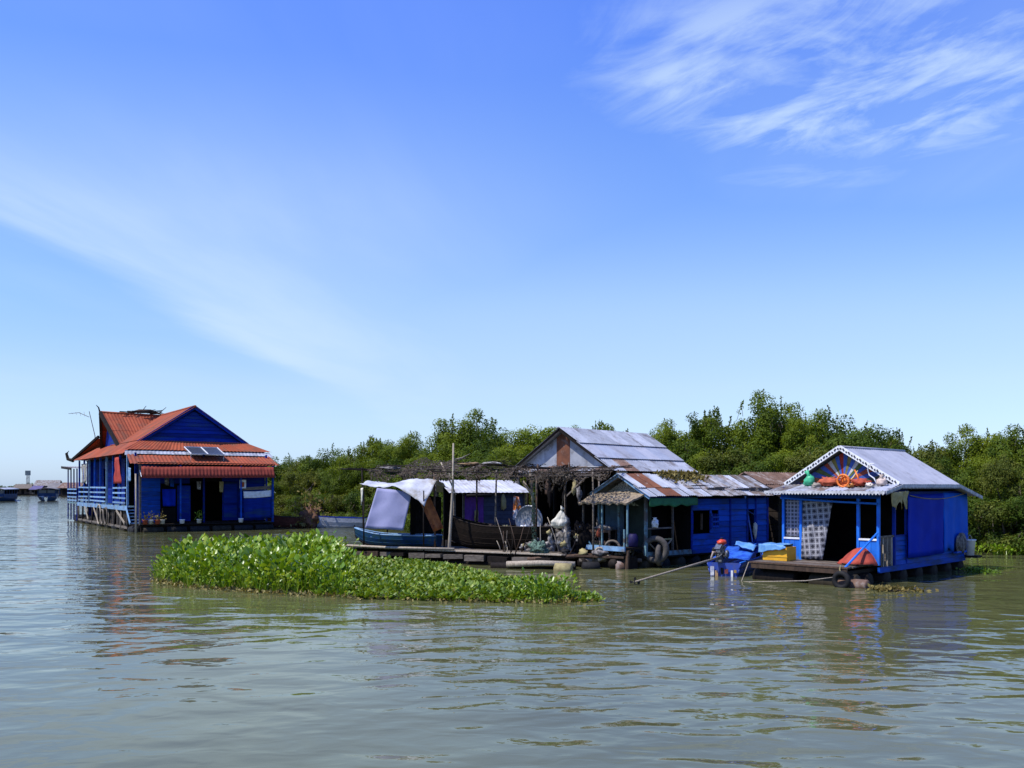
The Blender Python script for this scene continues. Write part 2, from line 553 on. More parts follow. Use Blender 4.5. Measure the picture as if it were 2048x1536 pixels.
far_blue = M('far_boat_blue', (0.016, 0.045, 0.115), (0.012, 0.032, 0.085), 1, rough=0.6, rnd=0.15, spec=0.15)  # own even colours of the far boats and houses, this and the next two
far_grey = M('far_grey_roof', (0.19, 0.175, 0.17), (0.13, 0.12, 0.12), 1, rough=0.7, rnd=0.25)
far_violet = M('far_violet_awning', (0.09, 0.075, 0.17), (0.07, 0.06, 0.13), 1, rough=0.7, rnd=0.1)
foam = M('wake_foam', (0.72, 0.75, 0.78), (0.5, 0.55, 0.6), 2, rough=0.7, rnd=0.0)


def pattern_mat(name, light, darkc, cell, line):
    """woven plaid print"""
    m = bpy.data.materials.new(name)
    m.use_nodes = True
    t = m.node_tree
    b = t.nodes['Principled BSDF']
    tc = nd(t, 'ShaderNodeTexCoord')
    sp = nd(t, 'ShaderNodeSeparateXYZ')
    t.links.new(tc.outputs['UV'], sp.inputs[0])
    nz = nd(t, 'ShaderNodeTexNoise')
    nz.inputs['Scale'].default_value = 26
    nz.inputs['Detail'].default_value = 3
    t.links.new(tc.outputs['UV'], nz.inputs['Vector'])
    u = mth(t, 'ABSOLUTE', mth(t, 'SUBTRACT', mth(t, 'FRACT', mth(t, 'MULTIPLY', sp.outputs[0], 1 / cell)), 0.5))
    v = mth(t, 'ABSOLUTE', mth(t, 'SUBTRACT', mth(t, 'FRACT', mth(t, 'MULTIPLY', sp.outputs[1], 1 / cell)), 0.5))
    lines = mth(t, 'MAXIMUM', ramp(t, u, 0.5 - line, 0.5 - line + 0.04), ramp(t, v, 0.5 - line, 0.5 - line + 0.04))
    dots = ramp(t, mth(t, 'ADD', mth(t, 'ADD', u, v), mth(t, 'MULTIPLY', nz.outputs[0], 0.35)), 0.42, 0.56)
    c = mixc(t, mth(t, 'MULTIPLY', dots, 0.38), darkc, light)
    c = mixc(t, lines, c, light)
    t.links.new(c, b.inputs['Base Color'])
    b.inputs['Roughness'].default_value = 0.85
    return m


plaid = pattern_mat('black_white_plaid', (0.36, 0.355, 0.38), (0.020, 0.020, 0.030), 0.20, 0.075)
plaid2 = pattern_mat('small_grey_plaid', (0.34, 0.33, 0.40), (0.03, 0.03, 0.045), 0.13, 0.08)


def set_uv(o, axis_u, axis_v):
    me = o.data
    uv = me.uv_layers.new(name='UVMap')
    for lp in me.loops:
        p = me.vertices[lp.vertex_index].co
        uv.data[lp.index].uv = (p.dot(Vector(axis_u)), p.dot(Vector(axis_v)))


# ------------------------------------------------------------------ water, bank
def water_mat():
    m = bpy.data.materials.new('muddy_river_water')
    m.use_nodes = True
    t = m.node_tree
    b = t.nodes['Principled BSDF']
    tc = nd(t, 'ShaderNodeTexCoord')

    def nz(scl, rot, s, det, rough=0.5, dist=0.0):
        mp = nd(t, 'ShaderNodeMapping')
        mp.inputs['Scale'].default_value = scl
        mp.inputs['Rotation'].default_value = (0, 0, R(rot))
        t.links.new(tc.outputs['Object'], mp.inputs[0])
        n = nd(t, 'ShaderNodeTexNoise')
        n.inputs['Scale'].default_value = s
        n.inputs['Detail'].default_value = det
        n.inputs['Roughness'].default_value = rough
        n.inputs['Distortion'].default_value = dist
        t.links.new(mp.outputs[0], n.inputs['Vector'])
        return n.outputs[0]
    swell = nz((0.6, 1.0, 1), 9, 0.40, 1.0, 0.4, 0.3)
    chop = nz((0.62, 1.0, 1), -9, 1.15, 1.2, 0.45, 0.45)
    wavelet = nz((0.7, 1.0, 1), 14, 2.6, 1.5, 0.5, 0.5)
    rip = nz((0.7, 1.0, 1), -20, 7.0, 2, 0.5, 0.4)
    calm = ramp(t, nz((0.6, 1.0, 1), 0, 0.07, 3), 0.36, 0.62)
    sx = nd(t, 'ShaderNodeSeparateXYZ')
    t.links.new(tc.outputs['Object'], sx.inputs[0])
    openw = ramp(t, mth(t, 'MULTIPLY', sx.outputs[0], -1.0), 2.0, 16.0)   # the open channel is windier
    amp = mth(t, 'ADD', mth(t, 'MULTIPLY', calm, 0.55), mth(t, 'ADD', mth(t, 'MULTIPLY', openw, 0.30), 0.45))
    h = mth(t, 'MULTIPLY', swell, 0.080)
    h = mth(t, 'ADD', h, mth(t, 'MULTIPLY', mth(t, 'MULTIPLY', chop, 0.072), amp))
    h = mth(t, 'ADD', h, mth(t, 'MULTIPLY', mth(t, 'MULTIPLY', wavelet, 0.018), amp))
    h = mth(t, 'ADD', h, mth(t, 'MULTIPLY', mth(t, 'MULTIPLY', rip, 0.0022), amp))
    bp = nd(t, 'ShaderNodeBump')
    bp.inputs['Strength'].default_value = 1.0
    bp.inputs['Distance'].default_value = 1.0
    t.links.new(h, bp.inputs['Height'])
    t.links.new(bp.outputs[0], b.inputs['Normal'])
    silt = nz((1, 1, 1), 0, 0.12, 4)
    c = mixc(t, ramp(t, silt, 0.3, 0.7), (0.104, 0.107, 0.044), (0.080, 0.084, 0.035))
    t.links.new(c, b.inputs['Base Color'])
    b.inputs['Roughness'].default_value = 0.025
    b.inputs['IOR'].default_value = 1.38
    b.inputs['Specular IOR Level'].default_value = 0.5
    return m


mb = MB()
mb.add([(-6000, -400, 0), (6000, -400, 0), (6000, 8000, 0), (-6000, 8000, 0)], [(0, 1, 2, 3)])
tag(mb.build('river_water', water_mat()), kind='structure')

# mud bank under the flooded trees
bank_line = [(-30, 108), (-22, 95), (-12, 82), (0, 69), (10, 60), (18, 53), (27, 49.5), (40, 44), (60, 38)]
mb = MB()
vs, fs = [], []
for i, (x, y) in enumerate(bank_line):
    for k, (d, z) in enumerate(((0, -0.4), (1.5, 0.12), (6, 0.45), (30, 0.8), (60, 0.2))):
        vs.append((x + d * 0.6, y + d * 0.8, z + 0.08 * math.sin(i * 2.1 + k)))
for i in range(len(bank_line) - 1):
    for k in range(4):
        fs.append((i * 5 + k, (i + 1) * 5 + k, (i + 1) * 5 + k + 1, i * 5 + k + 1))
mb.add(vs, fs)
tag(mb.build('mud_bank', mud, smooth=True), kind='structure')


# ------------------------------------------------------------------ trees
def quads_mesh(name, V, nper, tint, mat, faces_local):
    """many copies of one small face pattern; V is (n, nper, 3)"""
    n = V.shape[0]
    me = bpy.data.meshes.new(name)
    me.vertices.add(n * nper)
    me.vertices.foreach_set('co', V.reshape(-1).astype(np.float32))
    tri = np.array(faces_local)
    nt_ = tri.shape[0]
    idx = (np.arange(n)[:, None, None] * nper + tri[None]).reshape(-1)
    me.loops.add(n * nt_ * 3)
    me.loops.foreach_set('vertex_index', idx.astype(np.int32))
    me.polygons.add(n * nt_)
    me.polygons.foreach_set('loop_start', (np.arange(n * nt_) * 3).astype(np.int32))
    a = me.attributes.new('tint', 'FLOAT', 'POINT')
    a.data.foreach_set('value', np.repeat(tint, nper).astype(np.float32))
    me.materials.append(mat)
    me.update(calc_edges=True)
    return me


def leaves(rng, pos, nrm_bias, size, tint, face=None):
    """diamond leaves, slightly folded: base, side, tip, side"""
    n = len(pos)
    d = rng.normal(size=(n, 3)) * 0.75 + nrm_bias
    d /= np.linalg.norm(d, axis=1)[:, None] + 1e-9
    r = rng.normal(size=(n, 3))
    if face is not None:
        r = r * .38 + face
        d = d - r * (np.sum(d * r, axis=1) / (np.sum(r * r, axis=1) + 1e-9))[:, None]
        d /= np.linalg.norm(d, axis=1)[:, None] + 1e-9
    s = np.cross(d, r)
    s /= np.linalg.norm(s, axis=1)[:, None] + 1e-9
    up = np.cross(s, d)
    L = (size * rng.uniform(0.65, 1.35, n))[:, None]
    W = L * rng.uniform(0.24, 0.38, n)[:, None]
    a = pos
    b = pos + d * L * 0.5 + s * W + up * L * 0.08
    c = pos + d * L
    e = pos + d * L * 0.5 - s * W + up * L * 0.08
    return np.stack([a, b, c, e], axis=1)


leaf_a = leaf_mat('willow_green_leaves', (0.036, 0.064, 0.006), (0.104, 0.148, 0.009), (0.185, 0.228, 0.018))
leaf_b = leaf_mat('deep_green_leaves', (0.024, 0.050, 0.007), (0.072, 0.116, 0.012), (0.140, 0.188, 0.022))
leaf_c = leaf_mat('dusty_olive_leaves', (0.044, 0.062, 0.010), (0.108, 0.130, 0.018), (0.170, 0.188, 0.034))
leaf_h = leaf_mat('hyacinth_leaves', (0.048, 0.112, 0.006), (0.150, 0.265, 0.010), (0.325, 0.400, 0.050), trans=0.32, rough=0.32, spec=0.35)
leaf_p = leaf_mat('hyacinth_small_leaves', (0.048, 0.098, 0.007), (0.128, 0.212, 0.011), (0.285, 0.340, 0.045), trans=0.3, rough=0.45, spec=0.3)
leaf_y = leaf_mat('withered_leaves', (0.10, 0.075, 0.022), (0.20, 0.16, 0.05), (0.32, 0.27, 0.11), trans=0.2, rough=0.7)


def tree_proto(seed, Ht, Rad, nclump, per, mat, sprigs, skirt=True, leaf=0.135):
    """a bushy riverside tree: returns (trunk mesh, crown mesh)"""
    rng = np.random.default_rng(seed)
    rnd = random.Random(seed)
    # a few overlapping lobes give the uneven outline
    lobes = []
    nl = rnd.randint(6, 8)
    for i in range(nl):
        a = 2 * math.pi * i / nl + rnd.uniform(-0.4, 0.4)
        rr = Rad * rnd.uniform(0.25, 0.62)
        zc = Ht * rnd.uniform(0.30, 0.74)
        lobes.append((rr * math.cos(a), rr * math.sin(a), zc, Rad * rnd.uniform(0.36, 0.58), Ht * rnd.uniform(0.17, 0.27)))
    lobes.append((rnd.uniform(-.2, .2) * Rad, rnd.uniform(-.2, .2) * Rad, Ht * 0.72, Rad * 0.5, Ht * 0.25))
    if skirt:
        for i in range(5):
            a = 2 * math.pi * i / 5 + rnd.uniform(-0.4, 0.4)
            lobes.append((Rad * 0.6 * math.cos(a), Rad * 0.6 * math.sin(a), Ht * rnd.uniform(0.12, 0.24), Rad * 0.42, Ht * 0.15))
    cl_c, cl_n = [], []
    for i in range(nclump):
        lx, ly, lz, lr, lh = lobes[rnd.randrange(len(lobes))]
        d = rng.normal(size=3)
        d /= np.linalg.norm(d)
        if rnd.random() < 0.8 and d[2] < -0.3:
            d[2] = -d[2]
        k = rnd.uniform(0.62, 1.05)
        c = np.array([lx + d[0] * lr * k, ly + d[1] * lr * k, max(0.15, lz + d[2] * lh * k)])
        cl_c.append(c)
        cl_n.append(d)
    pos, bias, tint, nrm = [], [], [], []
    for c, d in zip(cl_c, cl_n):
        sz = rnd.uniform(0.34, 0.78) * Rad / 3.2
        n = int(per * rnd.uniform(0.7, 1.2) * (sz / .55) ** 1.7)
        q = rng.normal(size=(n, 3))
        q /= np.linalg.norm(q, axis=1)[:, None] + 1e-9
        rad_ = sz * rng.uniform(0.25, 1.0, n) ** 0.45
        p = q * rad_[:, None] * np.array([1, 1, .85]) + c
        pos.append(p)
        bias.append(q * .35 + np.array([0, 0, .35]))
        nrm.append(q * 1.0 + d * .35 + np.array([0, 0, .25]))
        tt = rnd.gauss(0.50, 0.20)
        tint.append(np.clip(rng.normal(tt, 0.10, n), 0, 1))
    tw = MB()
    # upright shoots with leaves along them
    for i in range(sprigs):
        lx, ly, lz, lr, lh = lobes[rnd.randrange(nl + 1)]
        a = rnd.uniform(0, 6.28)
        k = rnd.uniform(0, 0.95)
        base = np.array([lx + lr * k * math.cos(a), ly + lr * k * math.sin(a), lz + lh * math.sqrt(max(0, 1 - k * k)) - 0.45])
        L = rnd.uniform(0.3, 0.95) * Ht / 7.5
        dr = np.array([rnd.gauss(0, 0.28), rnd.gauss(0, 0.28), 1.0])
        dr /= np.linalg.norm(dr)
        nn = int(44 * L)
        tpar = rng.uniform(0.05, 1, nn)
        p = base + dr * (tpar[:, None] * L) + rng.normal(size=(nn, 3)) * 0.06 * (1.15 - tpar[:, None])
        pos.append(p)
        bias.append(np.tile(dr * 1.1, (nn, 1)))
        nrm.append(rng.normal(size=(nn, 3)))
        tint.append(np.clip(rng.normal(0.45, 0.16, nn), 0, 1))
        tw.tube([base - dr * 0.4, base + dr * L], [0.018, 0.006], 3, cap=False)
    pos = np.concatenate(pos)
    bias = np.concatenate(bias)
    nrm = np.concatenate(nrm)
    tint = np.concatenate(tint)
    pos[:, 2] = np.maximum(pos[:, 2], 0.04)
    V = leaves(rng, pos, bias, leaf, tint, nrm)
    crown = quads_mesh('crown', V, 4, tint, mat, [(0, 1, 2), (0, 2, 3)])
    # stems and limbs
    ns = rnd.randint(3, 5)
    for i in range(ns):
        a = 2 * math.pi * i / ns + rnd.uniform(-.5, .5)
        e = Vector((Rad * 0.4 * math.cos(a), Rad * 0.4 * math.sin(a), Ht * rnd.uniform(0.6, 0.82)))
        b0 = Vector((0.16 * math.cos(a), 0.16 * math.sin(a), -0.7))
        pts = []
        for j in range(6):
            t_ = j / 5
            p = b0.lerp(e, t_)
            p += Vector((rnd.gauss(0, .12), rnd.gauss(0, .12), 0)) * (1 if 0 < j < 5 else 0)
            p.z = b0.z + (e.z - b0.z) * (t_ ** 0.8)
            pts.append(p)
        tw.tube(pts, [0.14, 0.12, 0.095, 0.07, 0.045, 0.02], 6)
        for j in range(7):
            k = rnd.randint(1, 4)
            c = Vector(cl_c[rnd.randrange(len(cl_c))])
            m_ = pts[k].lerp(c, 0.5) + Vector((0, 0, 0.25))
            tw.tube([pts[k], m_, c], [0.05, 0.032, 0.012], 4, cap=False)
    tm = bpy.data.meshes.new('trunk')
    tm.from_pydata(tw.v, [], tw.f)
    tm.materials.append(bark)
    return tm, crown


protos = {
    'tall': tree_proto(11, 8.6, 3.3, 230, 210, leaf_a, 46),
    'round': tree_proto(23, 7.0, 3.3, 220, 210, leaf_b, 16),
    'feather': tree_proto(37, 7.8, 3.0, 190, 190, leaf_a, 80),
    'olive': tree_proto(41, 6.4, 3.0, 200, 190, leaf_c, 20),
    'dome': tree_proto(59, 6.8, 3.5, 240, 210, leaf_a, 12),
    'bush': tree_proto(67, 3.4, 2.4, 130, 170, leaf_b, 30, leaf=0.12),
    'bush2': tree_proto(71, 3.0, 2.2, 120, 170, leaf_c, 24, leaf=0.12),
}
look = {
    'tall': 'tall bushy green tree with upright shoots', 'round': 'dense dark green rounded tree',
    'feather': 'feathery light green tree with thin leafy shoots', 'olive': 'dusty olive green tree',
    'dome': 'broad dome-shaped light green tree', 'bush': 'low dark green bush at the water edge',
    'bush2': 'low olive bush at the water edge',
}


def place_word(px):
    if px < 640:
        return 'just beyond the big red-roofed house'
    if px < 900:
        return 'behind the lilac sheet and the net canopy'
    if px < 1130:
        return 'behind the white-roofed shack'
    if px < 1400:
        return 'behind the barn roof'
    if px < 1620:
        return 'behind the rust-brown shed roof'
    if px < 1860:
        return 'behind the sunburst gable'
    return 'past the white bucket'


def plant_tree(kind, px, top_py, Y, rot=None, wide=1.0, tilt=0):
    """crown top shows at photo row top_py when it stands at distance Y"""
    tm, cm = protos[kind]
    x = (px - 1024) / 1820 * Y
    want = CAM_H - (top_py - 974) / 1820 * Y
    h0 = {'tall': 8.75, 'round': 7.2, 'feather': 8.0, 'olive': 6.7, 'dome': 7.05, 'bush': 3.6, 'bush2': 3.2}[kind]
    s = want / h0
    rz = rot if rot is not None else (px * 37) % 360
    nm = 'bush' if kind.startswith('bush') else 'tree'
    t = thing(nm, look[kind] + ' ' + place_word(px), nm, (x, Y, 0), rz,
              'trees and bushes along the flooded bank')
    w = s * wide
    t.scale = (w, w, s)
    for n_, me in (('trunk', tm), ('crown', cm)):
        o = bpy.data.objects.new(n_, me)
        col.objects.link(o)
        o.parent = t
    return t


tree_list = [
    # back row, then front row, left to right
    ('round', 560, 903, 98, 1.1), ('olive', 606, 904, 93, 1.2), ('round', 645, 886, 90, 1.0), ('dome', 690, 902, 86, 1.15),
    ('feather', 735, 868, 82, 1.0), ('dome', 778, 880, 78, 1.1), ('tall', 824, 858, 77, 0.9), ('round', 868, 868, 74, 1.0),
    ('tall', 958, 812, 68, 1.0), ('dome', 912, 850, 71, 1.0), ('round', 1010, 836, 66, 1.05), ('dome', 1068, 842, 64, 1.1),
    ('feather', 1120, 862, 62, 1.0), ('feather', 1180, 838, 61, 0.85), ('olive', 1238, 848, 60, 0.9), ('tall', 1330, 832, 58, 0.8),
    ('olive', 1290, 856, 58, 0.9), ('dome', 1385, 852, 57, 1.0), ('feather', 1440, 812, 56, 0.85), ('tall', 1518, 772, 55, 0.85),
    ('feather', 1575, 812, 54, 0.85), ('tall', 1640, 812, 53, 0.85), ('round', 1690, 806, 52, 0.9), ('round', 1742, 842, 51, 0.9),
    ('feather', 1800, 855, 53, 0.8), ('olive', 1850, 870, 50, 0.95), ('tall', 1925, 842, 49, 0.85), ('dome', 1975, 862, 48, 1.0),
    ('tall', 2035, 842, 46.5, 0.9), ('round', 2100, 850, 46, 1.0), ('olive', 2180, 850, 44, 1.0),
    ('dome', 1150, 872, 58, 1.0), ('round', 1215, 868, 57.5, 1.0), ('dome', 1275, 872, 56.5, 1.0), ('round', 1345, 866, 55.5, 0.9),
    # second line in front of them, filling to the water
    ('dome', 585, 940, 91, 1.1), ('olive', 628, 930, 87, 1.1), ('round', 672, 935, 83, 1.0), ('dome', 716, 920, 79, 1.0),
    ('olive', 760, 925, 75, 1.0), ('round', 806, 905, 72, 1.0), ('dome', 852, 905, 70, 1.0), ('dome', 900, 895, 67, 1.0),
    ('round', 960, 880, 63, 1.0), ('dome', 1020, 880, 61, 1.0), ('olive', 1085, 890, 59, 1.0), ('dome', 1400, 895, 53.5, 1.0),
    ('olive', 1450, 880, 52.5, 1.0), ('round', 1505, 880, 51.5, 1.0), ('dome', 1565, 890, 50.5, 1.0), ('olive', 1625, 880, 49.5, 1.0),
    ('olive', 1700, 880, 49, 0.9), ('dome', 1790, 905, 48.5, 0.9), ('olive', 1850, 905, 47.0, 0.9), ('round', 1905, 900, 46.5, 0.8),
    ('dome', 1965, 905, 45.5, 0.85), ('olive', 2020, 895, 44.5, 0.8), ('round', 2075, 900, 44, 0.8),
]
for k, px, ty, Y, w in tree_list:
    plant_tree(k, px, ty, Y, wide=w)
bush_list = [
    ('bush2', 570, 985, 88, 1.1), ('bush', 605, 985, 85, 1.1), ('bush', 648, 985, 81, 1.2), ('bush2', 690, 982, 77, 1.1), ('bush', 725, 975, 74, 1.1),
    ('bush', 770, 975, 70, 1.1), ('bush2', 820, 970, 67, 1.1), ('bush', 870, 965, 63, 1.1), ('bush', 930, 960, 60, 1.1), ('bush2', 990, 960, 57, 1.1),
    ('bush', 1440, 955, 49.5, 1.1), ('bush2', 1500, 955, 48.5, 1.1), ('bush', 1560, 955, 47.5, 1.1), ('bush', 1620, 950, 47, 1.1),
    ('bush', 1875, 1000, 45, 1.0), ('bush', 1950, 985, 44, 1.0), ('bush2', 1995, 990, 43.3, 1.0), ('bush', 2040, 985, 42.8, 1.0), ('bush', 2090, 985, 42, 1.0),
]
for k, px, ty, Y, w in bush_list:
    plant_tree(k, px, ty, Y, wide=w)


# ------------------------------------------------------------------ building helpers
rs = random.Random(5)


def planks(parent, axis, const, a0, a1, z0, z1, ph, mat, holes=(), th=0.03, side=1, name='wall_plank', lap=0.022):
    """horizontal boards, one object each, leaving the holes open; axis is the direction they run"""
    n = max(1, round((z1 - z0) / ph))
    h = (z1 - z0) / n
    for i in range(n):
        b0, b1 = z0 + i * h, z0 + (i + 1) * h
        segs = [(a0, a1)]
        for (ha0, ha1, hz0, hz1) in holes:
            if b1 > hz0 + 0.03 and b0 < hz1 - 0.03:
                ns_ = []
                for s0, s1 in segs:
                    if ha1 <= s0 or ha0 >= s1:
                        ns_.append((s0, s1))
                    else:
                        if ha0 > s0 + 0.02:
                            ns_.append((s0, ha0))
                        if ha1 < s1 - 0.02:
                            ns_.append((ha1, s1))
                segs = ns_
        for s0, s1 in segs:
            j = rs.uniform(-0.004, 0.006)
            c0, c1 = const + side * (j + lap), const + side * j   # bottom edge stands proud
            bk = const - side * th
            m = MB()
            if axis == 'x':
                P = [(s0, c0, b0 + .004), (s1, c0, b0 + .004), (s1, c1, b1 - .006), (s0, c1, b1 - .006)]
                Q = [(x, bk, z) for x, _, z in P]
            else:
                P = [(c0, s0, b0 + .004), (c0, s1, b0 + .004), (c1, s1, b1 - .006), (c1, s0, b1 - .006)]
                Q = [(bk, y, z) for _, y, z in P]
            m.add(P + Q, [(0, 1, 2, 3), (7, 6, 5, 4), (0, 4, 5, 1), (1, 5, 6, 2), (2, 6, 7, 3), (3, 7, 4, 0)])
            m.build(name, mat, parent)


def gable_planks(parent, y, xl, xr, z0, xa, za, ph, mat, th=0.03, name='gable_plank'):
    n = max(2, round((za - z0) / ph))
    h = (za - z0) / n
    for i in range(n):
        b0, b1 = z0 + i * h, z0 + (i + 1) * h - 0.006
        f0, f1 = (b0 - z0) / (za - z0), (b1 - z0) / (za - z0)
        P = [(xl + (xa - xl) * f0, y - .045, b0), (xr + (xa - xr) * f0, y - .045, b0),
             (xr + (xa - xr) * f1, y, b1), (xl + (xa - xl) * f1, y, b1)]
        MB().add(P + [(p[0], y + th, p[2]) for p in P],
                 [(0, 1, 2, 3), (7, 6, 5, 4), (0, 4, 5, 1), (1, 5, 6, 2), (2, 6, 7, 3), (3, 7, 4, 0)]).build(name, mat, parent)


def lerp(a, b, t):
    return Vector(a) + (Vector(b) - Vector(a)) * t


def roof_slope(parent, A, B, C, D, ncol, nrow, mats, period=0.16, amp=0.018, lift=0.012, jit=0.01, name='roof_sheet', overlap=0.12, th=0.006):
    """A-B ridge edge, D-C eave edge; corrugated sheets, each its own object, upper rows lapping the lower"""
    A, B, C, D = map(Vector, (A, B, C, D))
    nrm = (B - A).cross(D - A).normalized()
    if nrm.z < 0:
        nrm = -nrm
    for r in range(nrow):
        for c in range(ncol):
            u0, u1 = c / ncol, (c + 1) / ncol
            v0, v1 = r / nrow, (r + 1) / nrow
            if r < nrow - 1:
                v1 += overlap / nrow
            l_ = lift * (nrow - 1 - r) + rs.uniform(0, jit) + (0.004 if c % 2 else 0)
            width = ((B - A).length + (C - D).length) / 2 / ncol
            n = max(4, round(width / period) * 2)

            def fn(u, v):
                uu, vv = u0 + (u1 - u0) * u, v0 + (v1 - v0) * v
                p = lerp(lerp(A, B, uu), lerp(D, C, uu), vv)
                return p + nrm * (l_ * 1.0 + (amp if round(u * n) % 2 else -amp) + 0.03)
            mt = mats[c % len(mats)] if not callable(mats) else mats(r, c)
            MB().sheet(fn, n, 1, -th if (B - A).cross(D - A).z > 0 else th).build(name, mt, parent)


trim_m = M('weathered_white_trim', (.50, .50, .51), (.28, .28, .30), 7, rnd=.05)


def scallop(parent, p0, p1, drop, tooth, mat, name='scalloped_fascia', out=(0, 0, 0), th=0.02):
    p0, p1, o = Vector(p0), Vector(p1), Vector(out)
    L = (p1 - p0).length
    n = max(2, round(L / tooth))
    m = MB()
    d = (p1 - p0) / n
    dn = Vector((0, 0, -1))
    for i in range(n):
        a = p0 + d * i + o
        P = [a, a + d, a + d + dn * drop * 0.55, a + d * 0.5 + dn * drop, a + dn * drop * 0.55]
        m.slab(P, th)
    return m.build(name, mat, parent)


def post(parent, p0, p1, w, mat, name='post', rnd_=False):
    m = MB()
    if rnd_:
        m.tube([p0, lerp(p0, p1, .5) + Vector((rs.gauss(0, .012), rs.gauss(0, .012), 0)), p1], [w * .55, w * .5, w * .45], 7)
    else:
        m.bar(p0, p1, w, w, up=(0, 1, 0.01))
    return m.build(name, mat, parent, smooth=rnd_)


def beam(parent, p0, p1, w, h, mat, name='beam'):
    return MB().bar(p0, p1, w, h).build(name, mat, parent)


def cloth(parent, name, mat, A, B, C, D, folds=4, depth=0.04, sag=0.0, th=0.012, nu=18, nv=8, normal=None, ragged=0.0, seed=0):
    """hanging sheet: A-B top edge, D-C bottom edge"""
    A, B, C, D = map(Vector, (A, B, C, D))
    nrm = Vector(normal) if normal else (B - A).cross(D - A).normalized()

    def fn(u, v):
        p = lerp(lerp(A, B, u), lerp(D, C, u), v)
        w = math.sin(u * math.pi * 2 * folds + seed) * depth * (0.3 + 0.7 * v)
        w += mnoise.noise(Vector((u * 3 + seed, v * 3, seed * 1.7))) * depth * 1.2
        p = p + nrm * w
        p.z -= sag * math.sin(u * math.pi)
        if ragged:
            p.z += ragged * v * mnoise.noise(Vector((u * 7 + seed, 3.1, seed)))
        return p
    return MB().sheet(fn, nu, nv, th).build(name, mat, parent, smooth=True)


def drum(parent, c, r, L, mat, axis='x', name='float_drum', label=None):
    pr = [(r * .92, -L / 2), (r, -L / 2 + .03), (r, -L / 6 - .02), (r * 1.04, -L / 6), (r, -L / 6 + .02), (r, L / 6 - .02),
          (r * 1.04, L / 6), (r, L / 6 + .02), (r, L / 2 - .03), (r * .92, L / 2)]
    return MB().lathe(pr, c, 14, axis).build(name, mat, parent, smooth=True)


def rope(name, pts, r, mat, parent=None, label=None, cat=None, n=5):
    o = MB().tube(pts, r, n).build(name, mat, parent, smooth=True)
    if label:
        tag(o, label, cat)
    return o


def catenary(p0, p1, sag, n=12):
    p0, p1 = Vector(p0), Vector(p1)
    return [lerp(p0, p1, i / n) - Vector((0, 0, sag * 4 * (i / n) * (1 - i / n))) for i in range(n + 1)]


# ================================================================== 1. big red-roofed house (left)
h1 = thing('floating_house', 'large navy blue floating house with red roofs and two solar panels', 'house',
           (-25.41, 62.0, 0), 34, 'floating houses')
FW, DW = 9.45, 23.0
# hull and float
MB().box(0.15, 9.3, 0.1, 22.8, -0.35, 0.42).build('float_hull', wood_d, h1)
for i in range(9):
    drum(h1, (-0.05, 1.2 + i * 2.9, 0.1), 0.3, 1.7, mud if i % 2 else black, 'y')
for i in range(6):
    drum(h1, (0.9 + i * 1.55, -0.05, 0.08), 0.28, 1.3, black if i % 3 else mud, 'x')
for k in range(5):
    MB().box(0.05, 9.4, -0.15 + k * 0.33, 0.15 + k * 0.33, 0.46 + .004 * (k % 2), 0.54).build('deck_plank', wood_d, h1)
MB().box(0.2, 9.3, 1.5, 22.6, 0.43, 0.60).build('floor', wood_d, h1)
# front wall, set back under the porch
WY = 1.5
planks(h1, 'x', WY, 0.15, 1.72, 0.62, 4.9, 0.30, blue_m, side=-1)
planks(h1, 'x', WY, 1.72, 3.75, 3.35, 4.9, 0.30, blue_d, side=-1)
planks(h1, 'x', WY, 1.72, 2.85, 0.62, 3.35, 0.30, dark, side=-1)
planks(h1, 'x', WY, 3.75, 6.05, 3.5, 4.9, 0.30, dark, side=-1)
planks(h1, 'x', WY, 7.25, 9.25, 0.62, 4.9, 0.30, blue_d, side=-1)
planks(h1, 'x', WY, 6.05, 7.25, 3.5, 4.9, 0.30, blue_d, side=-1)
d = MB().box(2.87, 3.78, WY - .09, WY - .03, 0.66, 3.2).build('door_leaf', blue_d, h1)
MB().box(2.97, 3.68, WY - .115, WY - .092, 0.85, 1.75).build('door_panel', blue_d, d)
MB().box(2.97, 3.68, WY - .115, WY - .092, 1.95, 3.05).build('door_panel', blue_d, d)
d = MB().box(6.05, 7.22, WY - .09, WY - .03, 0.66, 3.45).build('door_leaf', blue_d, h1)
MB().box(6.17, 7.1, WY - .115, WY - .092, 0.85, 1.75).build('door_panel', blue_d, d)
MB().box(6.17, 7.1, WY - .115, WY - .092, 1.95, 3.3).build('door_panel', blue_d, d)
# the room behind the open door
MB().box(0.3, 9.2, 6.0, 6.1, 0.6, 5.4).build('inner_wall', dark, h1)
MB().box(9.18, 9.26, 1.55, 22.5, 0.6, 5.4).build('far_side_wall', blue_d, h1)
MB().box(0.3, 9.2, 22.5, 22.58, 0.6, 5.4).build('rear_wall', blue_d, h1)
MB().box(0.2, 9.3, 1.55, 22.5, 5.36, 5.42).build('ceiling', dark, h1)
